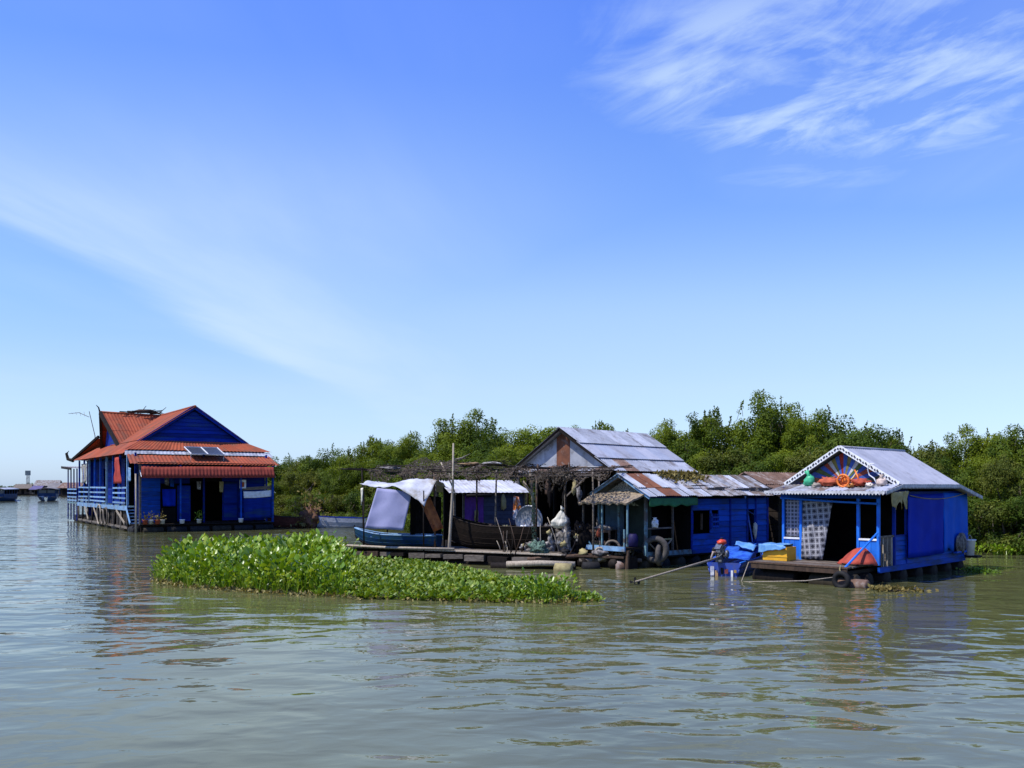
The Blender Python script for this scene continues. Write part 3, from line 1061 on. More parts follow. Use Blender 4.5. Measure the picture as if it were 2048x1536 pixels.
# porch posts
for x, w in ((0.05, .13), (2.72, .09), (6.95, .09), (9.3, .13)):
    post(h1, (x, -0.08, 0.5), (x, -0.08, 4.75), w, wood_g if x < 1 else blue_m)
for x in (0.05, 4.7, 9.3):
    post(h1, (x, 1.35, 0.55), (x, 1.35, 5.5), .12, blue_d)
beam(h1, (-0.1, -0.1, 4.72), (9.45, -0.1, 4.72), .1, .16, wood_d, 'eave_beam')
cloth(h1, 'porch_tarpaulin', tarp_b, (1.72, .9, 2.95), (2.62, .9, 2.95), (2.62, .9, 1.75), (1.78, .9, 1.75), 1.5, .05)
MB().box(1.75, 2.6, .85, 1.35, 0.62, 1.6).build('water_tank_stand', dark, h1)
cloth(h1, 'pale_sheet', white, (7.15, .02, 2.78), (9.28, .02, 2.88), (9.28, .02, 2.42), (7.2, .02, 2.30), 2, .03, sag=.04)
cloth(h1, 'grey_sheet', wood_g, (7.05, .06, 3.05), (9.28, .06, 3.2), (9.28, .06, 2.95), (7.1, .06, 2.85), 2, .03)
cloth(h1, 'dark_blue_sheet', blue_d, (7.2, .08, 2.32), (9.3, .08, 2.40), (9.35, .08, .85), (7.25, .08, .75), 3, .05)
for k, (x, z0, z1, m_) in enumerate(((1.9, 3.2, 3.75, rag), (2.25, 3.1, 3.7, blue_m), (4.1, 2.9, 3.5, rag), (5.7, 2.7, 3.5, ragtan))):
    cloth(h1, 'hanging_cloth', m_, (x, 1.0, z1), (x + .32, 1.0, z1), (x + .28, 1.0, z0), (x + .03, 1.0, z0 + .05), 1.5, .04, nu=8)
MB().box(6.88, 7.35, .0, .03, 3.0, 3.62).build('poster', white, h1)
MB().box(7.0, 7.22, -.012, -.004, 3.1, 3.45).build('poster_print', redbr, h1)
# stacked roofs over the front
GY, AX, AZ, BZ = 4.0, 4.72, 9.03, 6.48
gable_planks(h1, GY + .15, 1.25, 8.2, BZ + .05, AX, AZ - .28, .27, blue_d)
MB().slab([(1.0, GY + .2, BZ - .1), (8.45, GY + .2, BZ - .1), (AX, GY + .2, AZ - .12)], .05).build('gable_light_stop', blue_d, h1)  # unseen panel added to stop sunlight leaking between the gable planks
beam(h1, (AX, GY - .12, AZ + .02), (0.75, GY - .12, BZ - .14), .16, .26, blue_d, 'bargeboard')
beam(h1, (AX, GY - .12, AZ + .02), (8.7, GY - .12, BZ - .14), .16, .26, blue_d, 'bargeboard')
beam(h1, (1.0, GY - .02, BZ), (8.45, GY - .02, BZ), .1, .12, blue_d, 'gable_tie')
red = [red_r]
roof_slope(h1, (AX, GY - .25, AZ), (AX, 15.0, AZ), (.85, 15.0, BZ), (.85, GY - .25, BZ), 10, 2, red, .24, .018)
roof_slope(h1, (AX, 15.0, AZ), (AX, GY - .25, AZ), (8.6, GY - .25, BZ), (8.6, 15.0, BZ), 10, 2, red, .24, .018)
MB().tube([(AX, GY - .3, AZ + .07), (AX, 15.0, AZ + .07)], .1, 8).build('ridge_cap', red_r, h1, smooth=True)
# left and right skirts
roof_slope(h1, (.9, GY - .2, BZ - .03), (.9, 23.6, BZ - .03), (-.62, 23.6, 5.42), (-.62, 2.35, 5.42), 16, 1, red, .24, .018)
roof_slope(h1, (8.55, 23.6, BZ - .03), (8.55, GY - .2, BZ - .03), (10.05, 2.35, 5.42), (10.05, 23.6, 5.42), 16, 1, red, .24, .018)
# front skirt, pale band, second skirt
roof_slope(h1, (.85, GY - .1, BZ - .02), (8.6, GY - .1, BZ - .02), (10.05, 2.3, 5.72), (-.62, 2.3, 5.72), 10, 1, red, .24, .018)
roof_slope(h1, (-.45, 2.4, 5.66), (9.9, 2.4, 5.66), (9.95, 1.62, 5.30), (-.6, 1.62, 5.30), 10, 1, [tin], .24, .012)
roof_slope(h1, (-.45, 1.75, 5.36), (9.7, 1.75, 5.36), (9.75, -.25, 4.66), (-.62, -.25, 4.66), 10, 1, red, .24, .018)
cloth(h1, 'striped_awning', red_s, (.1, -.28, 4.52), (9.3, -.28, 4.56), (9.3, -.62, 3.82), (.0, -.62, 3.74), 38, .03, nu=152, nv=3, th=.01)
beam(h1, (0, -.66, 3.73), (9.32, -.66, 3.80), .035, .035, red_s, 'awning_bar')
for x in (.02, 9.3):
    beam(h1, (x, -.08, 4.3), (x, -.62, 3.8), .04, .04, white, 'awning_arm')
# cross gable with its far-reaching ridge
CY = 14.4
roof_slope(h1, (.05, CY, 9.12), (AX, CY, 9.0), (AX, CY - 3.6, 6.5), (.75, CY - 3.6, 6.35), 6, 2, red, .24, .018)
roof_slope(h1, (AX, CY, 9.0), (.05, CY, 9.12), (.75, CY + 3.6, 6.35), (AX, CY + 3.6, 6.5), 6, 2, red, .24, .018)
MB().tube([(-.05, CY, 9.2), (AX, CY, 9.08)], .09, 8).build('ridge_cap', red_r, h1, smooth=True)
beam(h1, (.0, CY, 9.12), (.72, CY - 3.6, 6.28), .2, .28, wood_d, 'bargeboard')
beam(h1, (.0, CY, 9.12), (.72, CY + 3.6, 6.28), .2, .28, wood_d, 'bargeboard')
m = MB().slab([(.9, CY - 3.0, 6.3), (.6, CY, 8.6), (.9, CY + 3.0, 6.3)], .06)
m.build('cross_gable_wall', blue_d, h1)
MB().tube([(.0, CY, 9.1), (-.12, CY, 9.55), (-.3, CY, 9.75)], [.07, .05, .02], 6).build('finial', wood_d, h1)
# back skirt of the long roof and its corner finial
roof_slope(h1, (8.55, 20.5, 7.3), (.9, 20.5, 7.3), (-.62, 24.2, 5.45), (10.05, 24.2, 5.45), 8, 1, red, .24, .018)
beam(h1, (.9, 20.4, 7.5), (-.7, 24.2, 5.5), .16, .2, wood_d, 'hip_board')
MB().tube([(-.6, 24.0, 5.45), (-.95, 24.5, 5.6), (-1.05, 24.7, 6.1), (-.85, 24.7, 6.35)], [.16, .15, .12, .04], 6).build('finial', wood_d, h1)
# side wall, deck, railing
planks(h1, 'y', .95, 1.6, 22.5, 1.75, 5.35, .36, blue_d,
       holes=[(4.6, 5.6, 1.75, 4.4), (8.2, 9.6, 1.75, 4.6), (12.4, 13.8, 2.4, 4.5), (17.0, 18.3, 1.75, 4.5)], side=-1)
MB().box(1.5, 1.56, 1.7, 22.4, .7, 5.3).build('inner_side_wall', dark, h1)
for k in range(5):
    MB().box(-.35 + k * .24, -.13 + k * .24, 1.9, 23.2, 1.66, 1.72 + .004 * (k % 2)).build('veranda_plank', teal_l if k else blue_l, h1)
MB().box(-.40, -.355, 1.9, 23.2, 1.45, 1.75).build('deck_fascia', blue_l, h1)
for i in range(9):
    y = 2.2 + i * 2.55
    post(h1, (-.3, y, 1.74), (-.3, y, 5.42), .13, blue_m if i % 3 else blue_l, 'veranda_post')
for (y0, y1) in ((2.3, 7.2), (9.9, 16.9), (17.5, 22.6)):
    for z in (3.05, 2.68, 2.3, 1.98):
        beam(h1, (-.36, y0 + (.0 if z > 3 else rs.uniform(0, .5)), z), (-.36, y1, z + rs.uniform(-.03, .03)), .04, .12, blue_l, 'rail')
for i in range(10):
    y = 2.1 + i * 2.35
    post(h1, (-.28, y, -.2), (-.28, y, 1.46), .16, wood_g if i % 2 else wood_d, 'pile', True)
for i in range(26):
    y = 1.9 + i * .27
    MB().bar((-.2, y, .1), (-.2, y + rs.uniform(-.04, .04), 1.5), .1, .03, up=(1, 0, 0)).build('skirt_slat', wood_g if i % 3 else wood_d, h1)
for (y0, y1, z0, z1) in ((2.6, 5.6, .55, 1.4), (12.8, 14.9, .3, 1.45), (17.4, 19.2, .4, 1.4)):
    beam(h1, (-.42, y0, z0), (-.42, y1, z1), .05, .16, wood_p, 'brace')
MB().box(-.33, -.25, 2, 23, .15, .32).build('side_sill', wood_g, h1)
for (y, z, r_) in ((9.2, .9, .62), (12.0, .95, .75), (10.6, .8, .55)):
    MB().torus((-.5, y, z), r_, .06, 'x', 20, 6).build('trap_hoop', wood_p if r_ > .7 else wood_g, h1, smooth=True)
# steps at the near end of the veranda
for k in range(5):
    MB().box(-.45, .2, 1.25 - k * .27 + .55, 1.52 - k * .27 + .55, .62 + (4 - k) * .22 - .05, .62 + (4 - k) * .22 + .02).build('step', blue_l, h1)
beam(h1, (-.47, 1.95, 1.72), (-.47, .55, .6), .05, .2, blue_l, 'stair_stringer')
cloth(h1, 'blue_curtain', blue_l, (-.3, 2.2, 4.5), (-.3, 1.1, 4.4), (-.3, 1.15, 3.5), (-.3, 2.1, 3.5), 2, .04)
cloth(h1, 'print_curtain', pale_c, (-.34, 21.2, 5.1), (-.34, 18.6, 5.1), (-.34, 18.8, 3.5), (-.34, 21.0, 3.4), 3, .05)
# annex at the far end
MB().box(.2, 8.5, 23.3, 28.6, -.3, .5).build('annex_hull', wood_d, h1)
MB().box(-.4, 8.5, 23.2, 28.7, 1.60, 1.74).build('annex_floor', teal_l, h1)
roof_slope(h1, (-.9, 29.2, 5.0), (8.8, 29.2, 5.0), (8.8, 23.4, 4.75), (-.9, 23.4, 4.75), 6, 1, [tin_o], .24, .014)
beam(h1, (-.85, 23.4, 4.72), (-.85, 29.2, 4.95), .08, .22, wood_d, 'annex_fascia')
for i in range(4):
    post(h1, (-.35, 23.6 + i * 1.7, .1), (-.35, 23.6 + i * 1.7, 4.75), .10, blue_d, 'annex_post')
for z in (2.9, 2.55, 2.2, 1.9):
    beam(h1, (-.42, 23.3, z), (-.42, 28.6, z), .04, .12, blue_l, 'rail')

# things on or by the red-roofed house
sp = thing('solar_panel', 'pair of framed solar panels propped over the red roof', 'solar panel', (-25.41, 62.0, 0), 34)
for k in range(2):
    x0 = 3.55 + k * 1.18
    A, B = Vector((x0 - .12, 1.75, 5.98)), Vector((x0 + 1.04, 1.75, 5.98))
    C, D = Vector((x0 + 1.20, .45, 5.44)), Vector((x0 + .04, .45, 5.44))
    MB().slab([A, D, C, B], .04).build('cell_panel', panel_m, sp)
    for a, b in ((A, B), (B, C), (C, D), (D, A)):
        MB().bar(a + Vector((0, 0, .01)), b + Vector((0, 0, .01)), .05, .05).build('frame_rail', white, sp)
for x in (3.6, 5.9):
    MB().tube([(x, .6, 4.9), (x, .6, 5.46)], .025, 6).build('strut', steel, sp)
    MB().tube([(x, 1.7, 5.3), (x, 1.7, 5.94)], .025, 6).build('strut', steel, sp)

MBX = Matrix.Translation((-25.41, 62.0, 0)) @ Matrix.Rotation(R(34), 4, 'Z')
o = cloth(None, 'red_cloth', red_c, (-.5, 5.6, 5.25), (-.5, 4.3, 5.25), (-.5, 3.6, 3.35), (-.5, 6.1, 3.35), 2.2, .07, nu=20)
o.matrix_world = MBX
tag(o, 'plain red cloth hung under the eave beside the veranda', 'cloth')
br = thing('dry_brushwood', 'bundle of dry sticks lying on the ridge of the red roof', 'brushwood', MBX @ Vector((3.4, CY, 9.12)), 34)
for i in range(16):
    a = rs.uniform(-1, 1)
    p = Vector((rs.uniform(-1.5, 1.3), rs.uniform(-.3, .3), .1 + rs.uniform(0, .18)))
    MB().tube([p - Vector((.6, a * .3, .02)), p + Vector((.5, a * .3, rs.uniform(-.02, .22)))], [.05, .03], 5).build('stick', wood_d, br)
MB().tube([(-1.3, 0, .1), (-.4, 0, .3), (.5, .1, .34), (1.35, 0, .1)], [.05, .15, .15, .05], 7).build('stick', wood_b, br)
MB().tube([(-.3, 0, .1), (.15, 0, .75)], [.05, .02], 5).build('stick', wood_d, br)
MB().tube([(1.1, 0, .1), (1.75, 0, .7)], [.05, .02], 5).build('stick', wood_d, br)
an = thing('antenna', 'thin bent television antenna pole behind the red roof', 'antenna', MBX @ Vector((1.0, 22.8, 6.0)), 34)
MB().tube([(0, 0, -.2), (.05, .3, 1.7), (-.35, .8, 3.9)], [.04, .035, .03], 6).build('mast', wood_g, an)
MB().tube([(-.35, .8, 3.4), (-1.1, 1.4, 3.8), (-1.9, 1.8, 3.7)], [.025, .025, .02], 5).build('arm', wood_g, an)
for k in range(4):
    MB().tube([(-.7 - k * .3, .9 + k * .2, 3.45 + k * .07), (-.7 - k * .3, 1.3 + k * .25, 3.9 - k * .03)], .016, 4).build('element', wood_g, an)
pots = [(0.35, -.2, 'terracotta'), (0.75, -.1, 'cream'), (1.15, -.22, 'terracotta'), (1.5, -.1, 'cream'), (2.8, -.2, 'white'), (3.95, -.2, 'leafy'), (6.9, -.22, 'white')]
plm = None
for i, (x, y, kd) in enumerate(pots):
    lb = {'terracotta': 'small brown pot of twiggy plants at the corner of the red-roofed house',
          'cream': 'small cream pot of twiggy plants at the corner of the red-roofed house',
          'white': 'white pot on the porch edge of the red-roofed house',
          'leafy': 'pot with a leafy green plant by the dark doorway'}[kd]
    t = thing('plant_pot', lb, 'pot', MBX @ Vector((x, y, .545)), 34, 'pots on the porch')
    MB().lathe([(.10, 0), (.15, .02), (.17, .24), (.19, .26), (.19, .3), (.16, .3), (.14, .2)], (0, 0, 0), 12).build(
        'pot', {'terracotta': redbr, 'cream': cream, 'white': white, 'leafy': cream}[kd], t, smooth=True)
    rng = np.random.default_rng(100 + i)
    n = 90 if kd == 'leafy' else 45
    pos = rng.normal(size=(n, 3)) * np.array([.12, .12, .16]) + np.array([0, 0, .5 if kd == 'leafy' else .42])
    V = leaves(rng, pos, np.tile([0, 0, .6], (n, 1)), .13, None)
    if kd != 'white':
        me = quads_mesh('foliage', V, 4, rng.uniform(.3, .9, n), leaf_y if kd != 'leafy' else leaf_p, [(0, 1, 2), (0, 2, 3)])
        ob = bpy.data.objects.new('foliage', me)
        col.objects.link(ob)
        ob.parent = t
# mooring pole at the near corner
o = MB().tube([(0, 0, -.6), (.03, .02, 2), (.0, .05, 4.0)], [.075, .065, .055], 8).build('mooring_pole', wood_p, None, True, MBX @ Vector((-.28, -.35, 0)), 34)
tag(o, 'pale upright pole at the near corner of the red-roofed house', 'pole')


# ================================================================== 4. right house with painted gable
h4 = thing('floating_house', 'small blue floating house with a sunburst painted gable and pale tin roof', 'house',
           (11.835, 29.385, 0), -46, 'floating houses')
W4, L4 = 3.4, 7.4
for i, y in enumerate((-1.55, -.7, .6, 1.9, 3.2, 4.5, 5.8, 7.0)):
    for k, x in enumerate((-2.75, -.72)):
        drum(h4, (x, y, .08), .3, 1.5, (wood_d, mud, wood_b)[(i + k) % 3] if i < 1 else wood_d, 'x')
for x in (-3.2, -1.7, -.25):
    MB().box(x - .06, x + .06, -1.95, 7.35, .36, .47).build('joist', wood_d, h4)
MB().box(-3.45, -.10, -2.0, -1.93, .40, .56).build('deck_fascia', wood_b, h4)
for k in range(10):
    MB().box(-3.5 + rs.uniform(-.06, .05), -.12 + rs.uniform(-.04, .06), -2.02 + k * .205, -1.825 + k * .205, .565, .605 + rs.uniform(0, .012)).build('deck_plank', wood_g if k % 4 else wood_b, h4)
MB().box(-3.4, -.02, .05, 7.35, .47, .57).build('floor', wood_d, h4)
MB().box(-.03, .05, .0, 7.4, .32, .50).build('side_sill', blue_m, h4)
# posts and front panels
for x in (-3.37, -2.71, -.67, 0):
    post(h4, (x, 0, .57), (x, 0, 2.86), .09 if x > -3 else .08, blue_b)
beam(h4, (-3.45, -.03, 2.80), (.05, -.03, 2.80), .06, .16, blue_m, 'lintel')
MB().tube([(-3.42, -.12, 2.72), (-1.6, -.12, 2.62), (0, -.12, 2.56)], .035, 8).build('hanging_pipe', blue_b, h4, smooth=True)
for k in range(3):
    MB().box(-3.32 + k * .195, -3.135 + k * .195, -.02, .015, .58, 1.30).build('front_board', blue_b, h4)
MB().box(-3.34, -2.74, -.05, .03, 1.30, 1.36).build('window_sill', white, h4)
for k in range(3):
    MB().box(-.625 + k * .195, -.44 + k * .195, -.02, .015, .58, 1.35).build('front_board', blue_b, h4)
MB().box(-.64, -.04, -.05, .03, 1.36, 1.42).build('window_sill', white, h4)
o = cloth(h4, 'window_curtain', plaid2, (-3.32, .06, 2.68), (-2.76, .06, 2.68), (-2.76, .06, 1.38), (-3.32, .06, 1.38), 2.5, .025)
set_uv(o, (1, 0, 0), (0, 0, 1))
o = cloth(h4, 'door_curtain', plaid, (-2.66, .04, 2.70), (-1.60, .10, 2.66), (-1.88, -.12, .66), (-2.66, -.10, .64), 2.2, .045, nu=22, nv=12)
set_uv(o, (1, 0, .14), (-.1, 0, 1))
# side wall
for k in range(6):
    MB().box(-.02, .02, .16 + k * .16, .21 + k * .16, .5, 1.48).build('baluster', wood_p if k % 2 else wood_g, h4)
beam(h4, (0, .05, 1.48), (0, 1.15, 1.48), .06, .06, wood_g, 'hand_rail')
post(h4, (0, 1.17, .5), (0, 1.17, 3.1), .09, blue_d)
post(h4, (0, 2.12, .5), (0, 2.12, 3.1), .08, blue_d)
planks(h4, 'y', 0, 1.2, 7.36, .50, 1.46, .16, blue_m, side=1)
planks(h4, 'y', 0, 2.15, 7.36, 1.46, 2.95, .30, blue_d, side=1)
MB().box(-.03, .04, 1.2, 2.1, 1.46, 1.5).build('window_sill', blue_d, h4)
planks(h4, 'y', 0, 1.2, 2.12, 2.72, 3.06, .17, blue_d, side=1)
cloth(h4, 'blue_tarpaulin', tarp_b, (.10, 2.02, 2.86), (.10, 5.12, 2.88), (.12, 5.12, .72), (.12, 2.0, .70), 3, .022, nu=24, nv=10, sag=.02)
cloth(h4, 'light_tarpaulin', tarp_b2, (.10, 5.06, 2.90), (.10, 7.36, 2.86), (.12, 7.34, .84), (.13, 5.05, .78), 3, .028, nu=20, nv=10, ragged=.16, seed=4)
rope('tarpaulin_rope', catenary((.14, 2.1, 2.82), (.14, 7.3, 2.9), .18), .014, ragtan, h4)
MB().box(-3.42, -3.36, .05, 7.36, .57, 3.1).build('left_wall', blue_d, h4)
MB().box(-3.4, 0, 7.3, 7.36, .57, 3.1).build('rear_wall', blue_d, h4)
MB().box(-3.34, -.05, 2.6, 2.66, .57, 3.1).build('room_partition', dark, h4)
MB().box(-3.36, -.04, .3, 7.3, 3.02, 3.06).build('ceiling', dark, h4)
# roof
RA, RZ, EZ = -1.67, 4.42, 3.16
roof_slope(h4, (RA, .75, RZ), (RA, 5.95, RZ), (.36, 5.95, EZ), (.36, .75, EZ), 7, 1, [tin_l], .15, .013, jit=.004)
roof_slope(h4, (RA, 5.95, RZ), (RA, .75, RZ), (-3.72, .75, EZ), (-3.72, 5.95, EZ), 7, 1, [tin_l], .15, .013, jit=.004)
MB().tube([(RA, .72, RZ + .05), (RA, 5.98, RZ + .05)], .05, 8).build('ridge_cap', tin_l, h4, smooth=True)
roof_slope(h4, (-3.72, .85, EZ + .01), (.36, .85, EZ + .01), (.48, -.62, 2.93), (-3.7, -.62, 2.93), 6, 1, [tin_o, tin], .15, .013)
roof_slope(h4, (.36, 5.75, EZ), (-3.72, 5.75, EZ), (-3.8, 7.75, 2.72), (.48, 7.75, 2.72), 6, 1, [tin_l], .15, .013)
scallop(h4, (-3.72, -.65, 2.97), (.50, -.65, 2.97), .13, .11, trim_m, out=(0, -.02, 0))
MB().box(-3.72, .50, -.645, -.60, 2.86, 2.95).build('fascia_board', blue_d, h4)
scallop(h4, (.50, -.65, 2.97), (.38, .85, 3.18), .13, .11, trim_m, out=(.02, 0, 0))
scallop(h4, (.39, .85, 3.19), (.39, 5.85, 3.19), .15, .11, trim_m, out=(.02, 0, 0))
MB().box(.335, .375, .85, 5.9, 3.02, 3.14).build('fascia_board', dark, h4)
scallop(h4, (.39, 5.85, 3.19), (.50, 7.75, 2.76), .14, .11, trim_m, out=(.02, 0, 0))
for sx in (-1, 1):
    e = (.36 if sx > 0 else -3.72)
    beam(h4, (RA, .70, RZ + .03), (e, .70, EZ + .03), .03, .16, white, 'bargeboard')
    m = MB()
    for i in range(20):
        p = lerp((RA, .675, RZ + .03), (e, .675, EZ + .03), (i + .3) / 20.6)
        q = lerp((RA, .675, RZ + .03), (e, .675, EZ + .03), (i + .75) / 20.6)
        up_ = Vector((0, 0, .035 * (1 if i % 2 else -1)))
        m.bar(p + up_, q - up_ * .4, .014, .05)
    m.build('bargeboard_ornament', M('dark_ornament%d' % sx, (.05, .05, .07), rnd=0), h4)
# sunburst gable: coloured rays fanned from the foot of the gable
ray_cols = [(.06, .07, .05), (.05, .10, .34), (.30, .06, .03), (.04, .09, .34), (.10, .13, .03), (.52, .50, .48), (.05, .11, .40),
            (.20, .17, .05), (.05, .12, .42), (.34, .03, .02), (.05, .12, .42), (.22, .19, .05), (.50, .48, .44), (.30, .06, .03), (.05, .10, .36), (.09, .11, .03), (.05, .09, .3), (.3, .1, .03)]
GX0, GX1, GZ = -3.42, .08, 3.2
GZA = 4.30
cen = Vector((RA, 0, GZ + .05))


def hit(a):
    """where a ray at angle a from the centre meets the gable edge"""
    dx, dz = math.cos(a), math.sin(a)
    best = 1e9
    for (ax, az, bx, bz) in ((GX1, GZ, RA, GZA), (RA, GZA, GX0, GZ)):
        ex, ez = bx - ax, bz - az
        den = dx * ez - dz * ex
        if abs(den) < 1e-9:
            continue
        t_ = ((ax - cen.x) * ez - (az - cen.z) * ex) / den
        s_ = ((ax - cen.x) * dz - (az - cen.z) * dx) / den
        if t_ > 0 and -0.02 <= s_ <= 1.02:
            best = min(best, t_)
    return Vector((cen.x + dx * best, 0, cen.z + dz * best))


nr = len(ray_cols)
for i, c in enumerate(ray_cols):
    a0, a1 = math.pi * i / nr, math.pi * (i + 1) / nr
    P = [cen, hit(a0 + .004), hit((a0 + a1) / 2), hit(a1 - .004)] if False else [cen, hit(a0 + .004), hit(a1 - .004)]
    if a0 < math.pi / 2 < a1:
        P = [cen, hit(a0 + .004), Vector((RA, 0, GZA)), hit(a1 - .004)]
    P = [Vector((p.x, 1.0 + .004 * (i % 2), p.z)) for p in P]
    MB().slab(P, .03).build('sunburst_ray', M('gable_ray_%d' % i, c, rnd=.05, scale=6), h4)
MB().box(GX0, GX1, .985, 1.03, GZ - .06, GZ + .05).build('gable_sill', blue_d, h4)

M4 = Matrix.Translation((11.835, 29.385, 0)) @ Matrix.Rotation(R(-46), 4, 'Z')


def on4(x, y, z):
    return M4 @ Vector((x, y, z))


def roof_z4(y):
    return 2.93 + (y + .62) / 1.47 * .24 + .05


def sack(name, label, cat, loc, r, mat, seed, neck=None, rz=-46, group=None, amp=.2):
    t = thing(name, label, cat, loc, rz, group)
    MB().lump((0, 0, r[2] * .72), r, seed, amp, 22, 14, 2.6 if amp > .3 else 1.9, flat=.72).build('body', mat, t, smooth=True)
    if neck:
        MB().tube([(0, 0, r[2] * 1.45), (neck[0] * .4, 0, r[2] * 1.45 + neck[1] * .5), (neck[0], 0, r[2] * 1.45 + neck[1])], [.1, .05, .09], 7).build('tied_neck', mat, t, smooth=True)
    return t


sack('plastic_bag', 'bright green tied plastic bag on the front canopy roof', 'bag', on4(-2.62, .4, roof_z4(.4)), (.20, .17, .21), green_p, 3, (-.1, .2))
sack('bundle', 'wide red-brown cloth bundle on the front canopy roof', 'bundle', on4(-1.85, .35, roof_z4(.35)), (.34, .22, .17), redbr, 5, amp=.4)
sack('bundle', 'lumpy red bundle beside the orange basket on the canopy roof', 'bundle', on4(-.72, .3, roof_z4(.3)), (.33, .2, .13), M('dull_red_bundle', (.42, .07, .03), (.22, .03, .02), 6), 8, amp=.4)
sack('plastic_bag', 'pale pink knotted bag at the right end of the canopy roof', 'bag', on4(-.05, .35, roof_z4(.35)), (.16, .14, .17), M('pale_pink_plastic', (.52, .42, .36), (.36, .28, .24), 6), 9, (.0, .12))
bk = thing('basket', 'round orange plastic basket lying on the canopy roof', 'basket', on4(-1.22, .05, roof_z4(.05) + .22), -46)
MB().torus((0, 0, 0), .20, .035, 'y', 20, 7).build('rim', orange, bk, smooth=True)
MB().torus((0, .16, 0), .15, .03, 'y', 18, 6).build('base_ring', orange, bk, smooth=True)
for k in range(12):
    a = 2 * math.pi * k / 12
    MB().bar((.2 * math.cos(a), 0, .2 * math.sin(a)), (.15 * math.cos(a), .17, .15 * math.sin(a)), .03, .02).build('slat', orange, bk)
MB().lathe([(.04, .15), (.15, .16)], (0, 0, 0), 14, 'y').build('base', orange, bk)
fl = thing('ladle', 'pale curved plastic hook standing among the bundles on the canopy roof', 'hook', on4(-.42, .5, roof_z4(.5)), -46)
MB().tube([(.15, 0, 0), (.05, 0, .22), (-.12, 0, .34), (-.17, 0, .52), (-.06, 0, .72), (.08, 0, .7)], [.022, .022, .02, .02, .02, .015], 7).build('hook_body', white, fl, smooth=True)
for k in range(2):
    o = MB().tube([(0, 0, 0), (.02, 0, .2), (0, 0, .46)], [.035, .03, .02], 7).build('stick', (M('pale_yellow_plastic', (.62, .5, .22), rnd=0), orange)[k], None, True, loc=on4(-1.2 + k * .34, .45, roof_z4(.45) + .12))
    o.rotation_euler = (R(-12), R(34 - k * 60), R(-46))
    tag(o, ('pale yellow stick leaning on the sunburst gable', 'orange stick leaning on the sunburst gable')[k], 'stick')
for k, (x, y, c_, lb) in enumerate(((-2.2, .1, (.35, .3, .25), 'small grey rag beside the green bag on the canopy roof'), (-1.5, .5, (.45, .12, .03), 'orange rag behind the basket on the canopy roof'),
                                    (-.95, .05, (.5, .2, .05), 'orange rag in front of the lumpy red bundle'), (-.35, .1, (.5, .45, .4), 'cream rag near the pale pink bag'))):
    o = MB().lump((0, 0, .05), (.15 + .03 * k, .1, .085), 500 + k, .45, 16, 10, 3.0).build('rag', M('canopy_rag_%d' % k, c_, rnd=0), None, True, on4(x, y, roof_z4(y)), 30 * k)
    tag(o, lb, 'rag')
cloth_o = cloth(None, 'tan_rag', ragtan, (-.1, 0, 0), (1.15, 0, .05), (1.0, 0, -.32), (.0, 0, -.5), 2.5, .04, nu=20, ragged=.4, seed=2)
cloth_o.location = on4(.42, .1, 2.92)
cloth_o.rotation_euler = (0, 0, R(44))
tag(cloth_o, 'ragged tan cloth hanging from the canopy corner of the sunburst house', 'rag')
# deck things
t = thing('tarpaulin_heap', 'domed red tarpaulin heap on the front deck of the sunburst house', 'tarpaulin', on4(-.42, -.62, .62), -46)
def heap_fn(u, v):
    a, r_ = u * 2 * math.pi, v
    x, y = .66 * r_ * math.cos(a), .46 * r_ * math.sin(a)
    h_ = .62 * (1 - r_ ** 2.2) * (.42 + .58 / (1 + math.exp(-(x + .12) * 7)))
    h_ += .07 * mnoise.noise(Vector((x * 4, y * 4, 1))) + .03 * math.sin(a * 9) * r_
    return Vector((x, y, max(.0, h_)))


MB().sheet(heap_fn, 36, 10, -.015).build('cover', M('red_tarpaulin', (.40, .06, .032), (.27, .04, .025), 4, rough=.7, bump=.5), t, smooth=True)
MB().torus((.1, -.1, .02), .5, .025, 'z', 22, 6).build('tie_rope', wood_d, t, smooth=True)
cr = thing('crate', 'yellow plastic crate under a pale blue cover on the deck', 'crate', on4(-3.05, -.85, .617), -46)
for (x0, x1, y0, y1) in ((-.45, .45, -.31, -.28), (-.45, .45, .28, .31), (-.45, -.42, -.28, .28), (.42, .45, -.28, .28)):
    MB().box(x0, x1, y0, y1, .0, .46).build('crate_side', yellow, cr)
MB().box(-.42, .42, -.28, .28, .0, .04).build('crate_base', yellow, cr)
for z in (.12, .34):
    MB().box(-.47, .47, -.325, -.311, z, z + .04).build('rib', yellow, cr)
def cover_fn(u, v):
    x = -.56 + (.80 + .22 * v) * u
    t_ = v * 3
    if t_ < 1:
        y, z = .36, .20 + .30 * t_
    elif t_ < 2:
        y, z = .36 - .74 * (t_ - 1), .50
    else:
        y, z = -.38 - .03 * (t_ - 2), .50 - .30 * (t_ - 2) * (1 - .6 * u)
    n_ = mnoise.noise(Vector((u * 5, v * 6, 3.3)))
    return Vector((x + .04 * n_, y, z + .05 * n_ + .02))


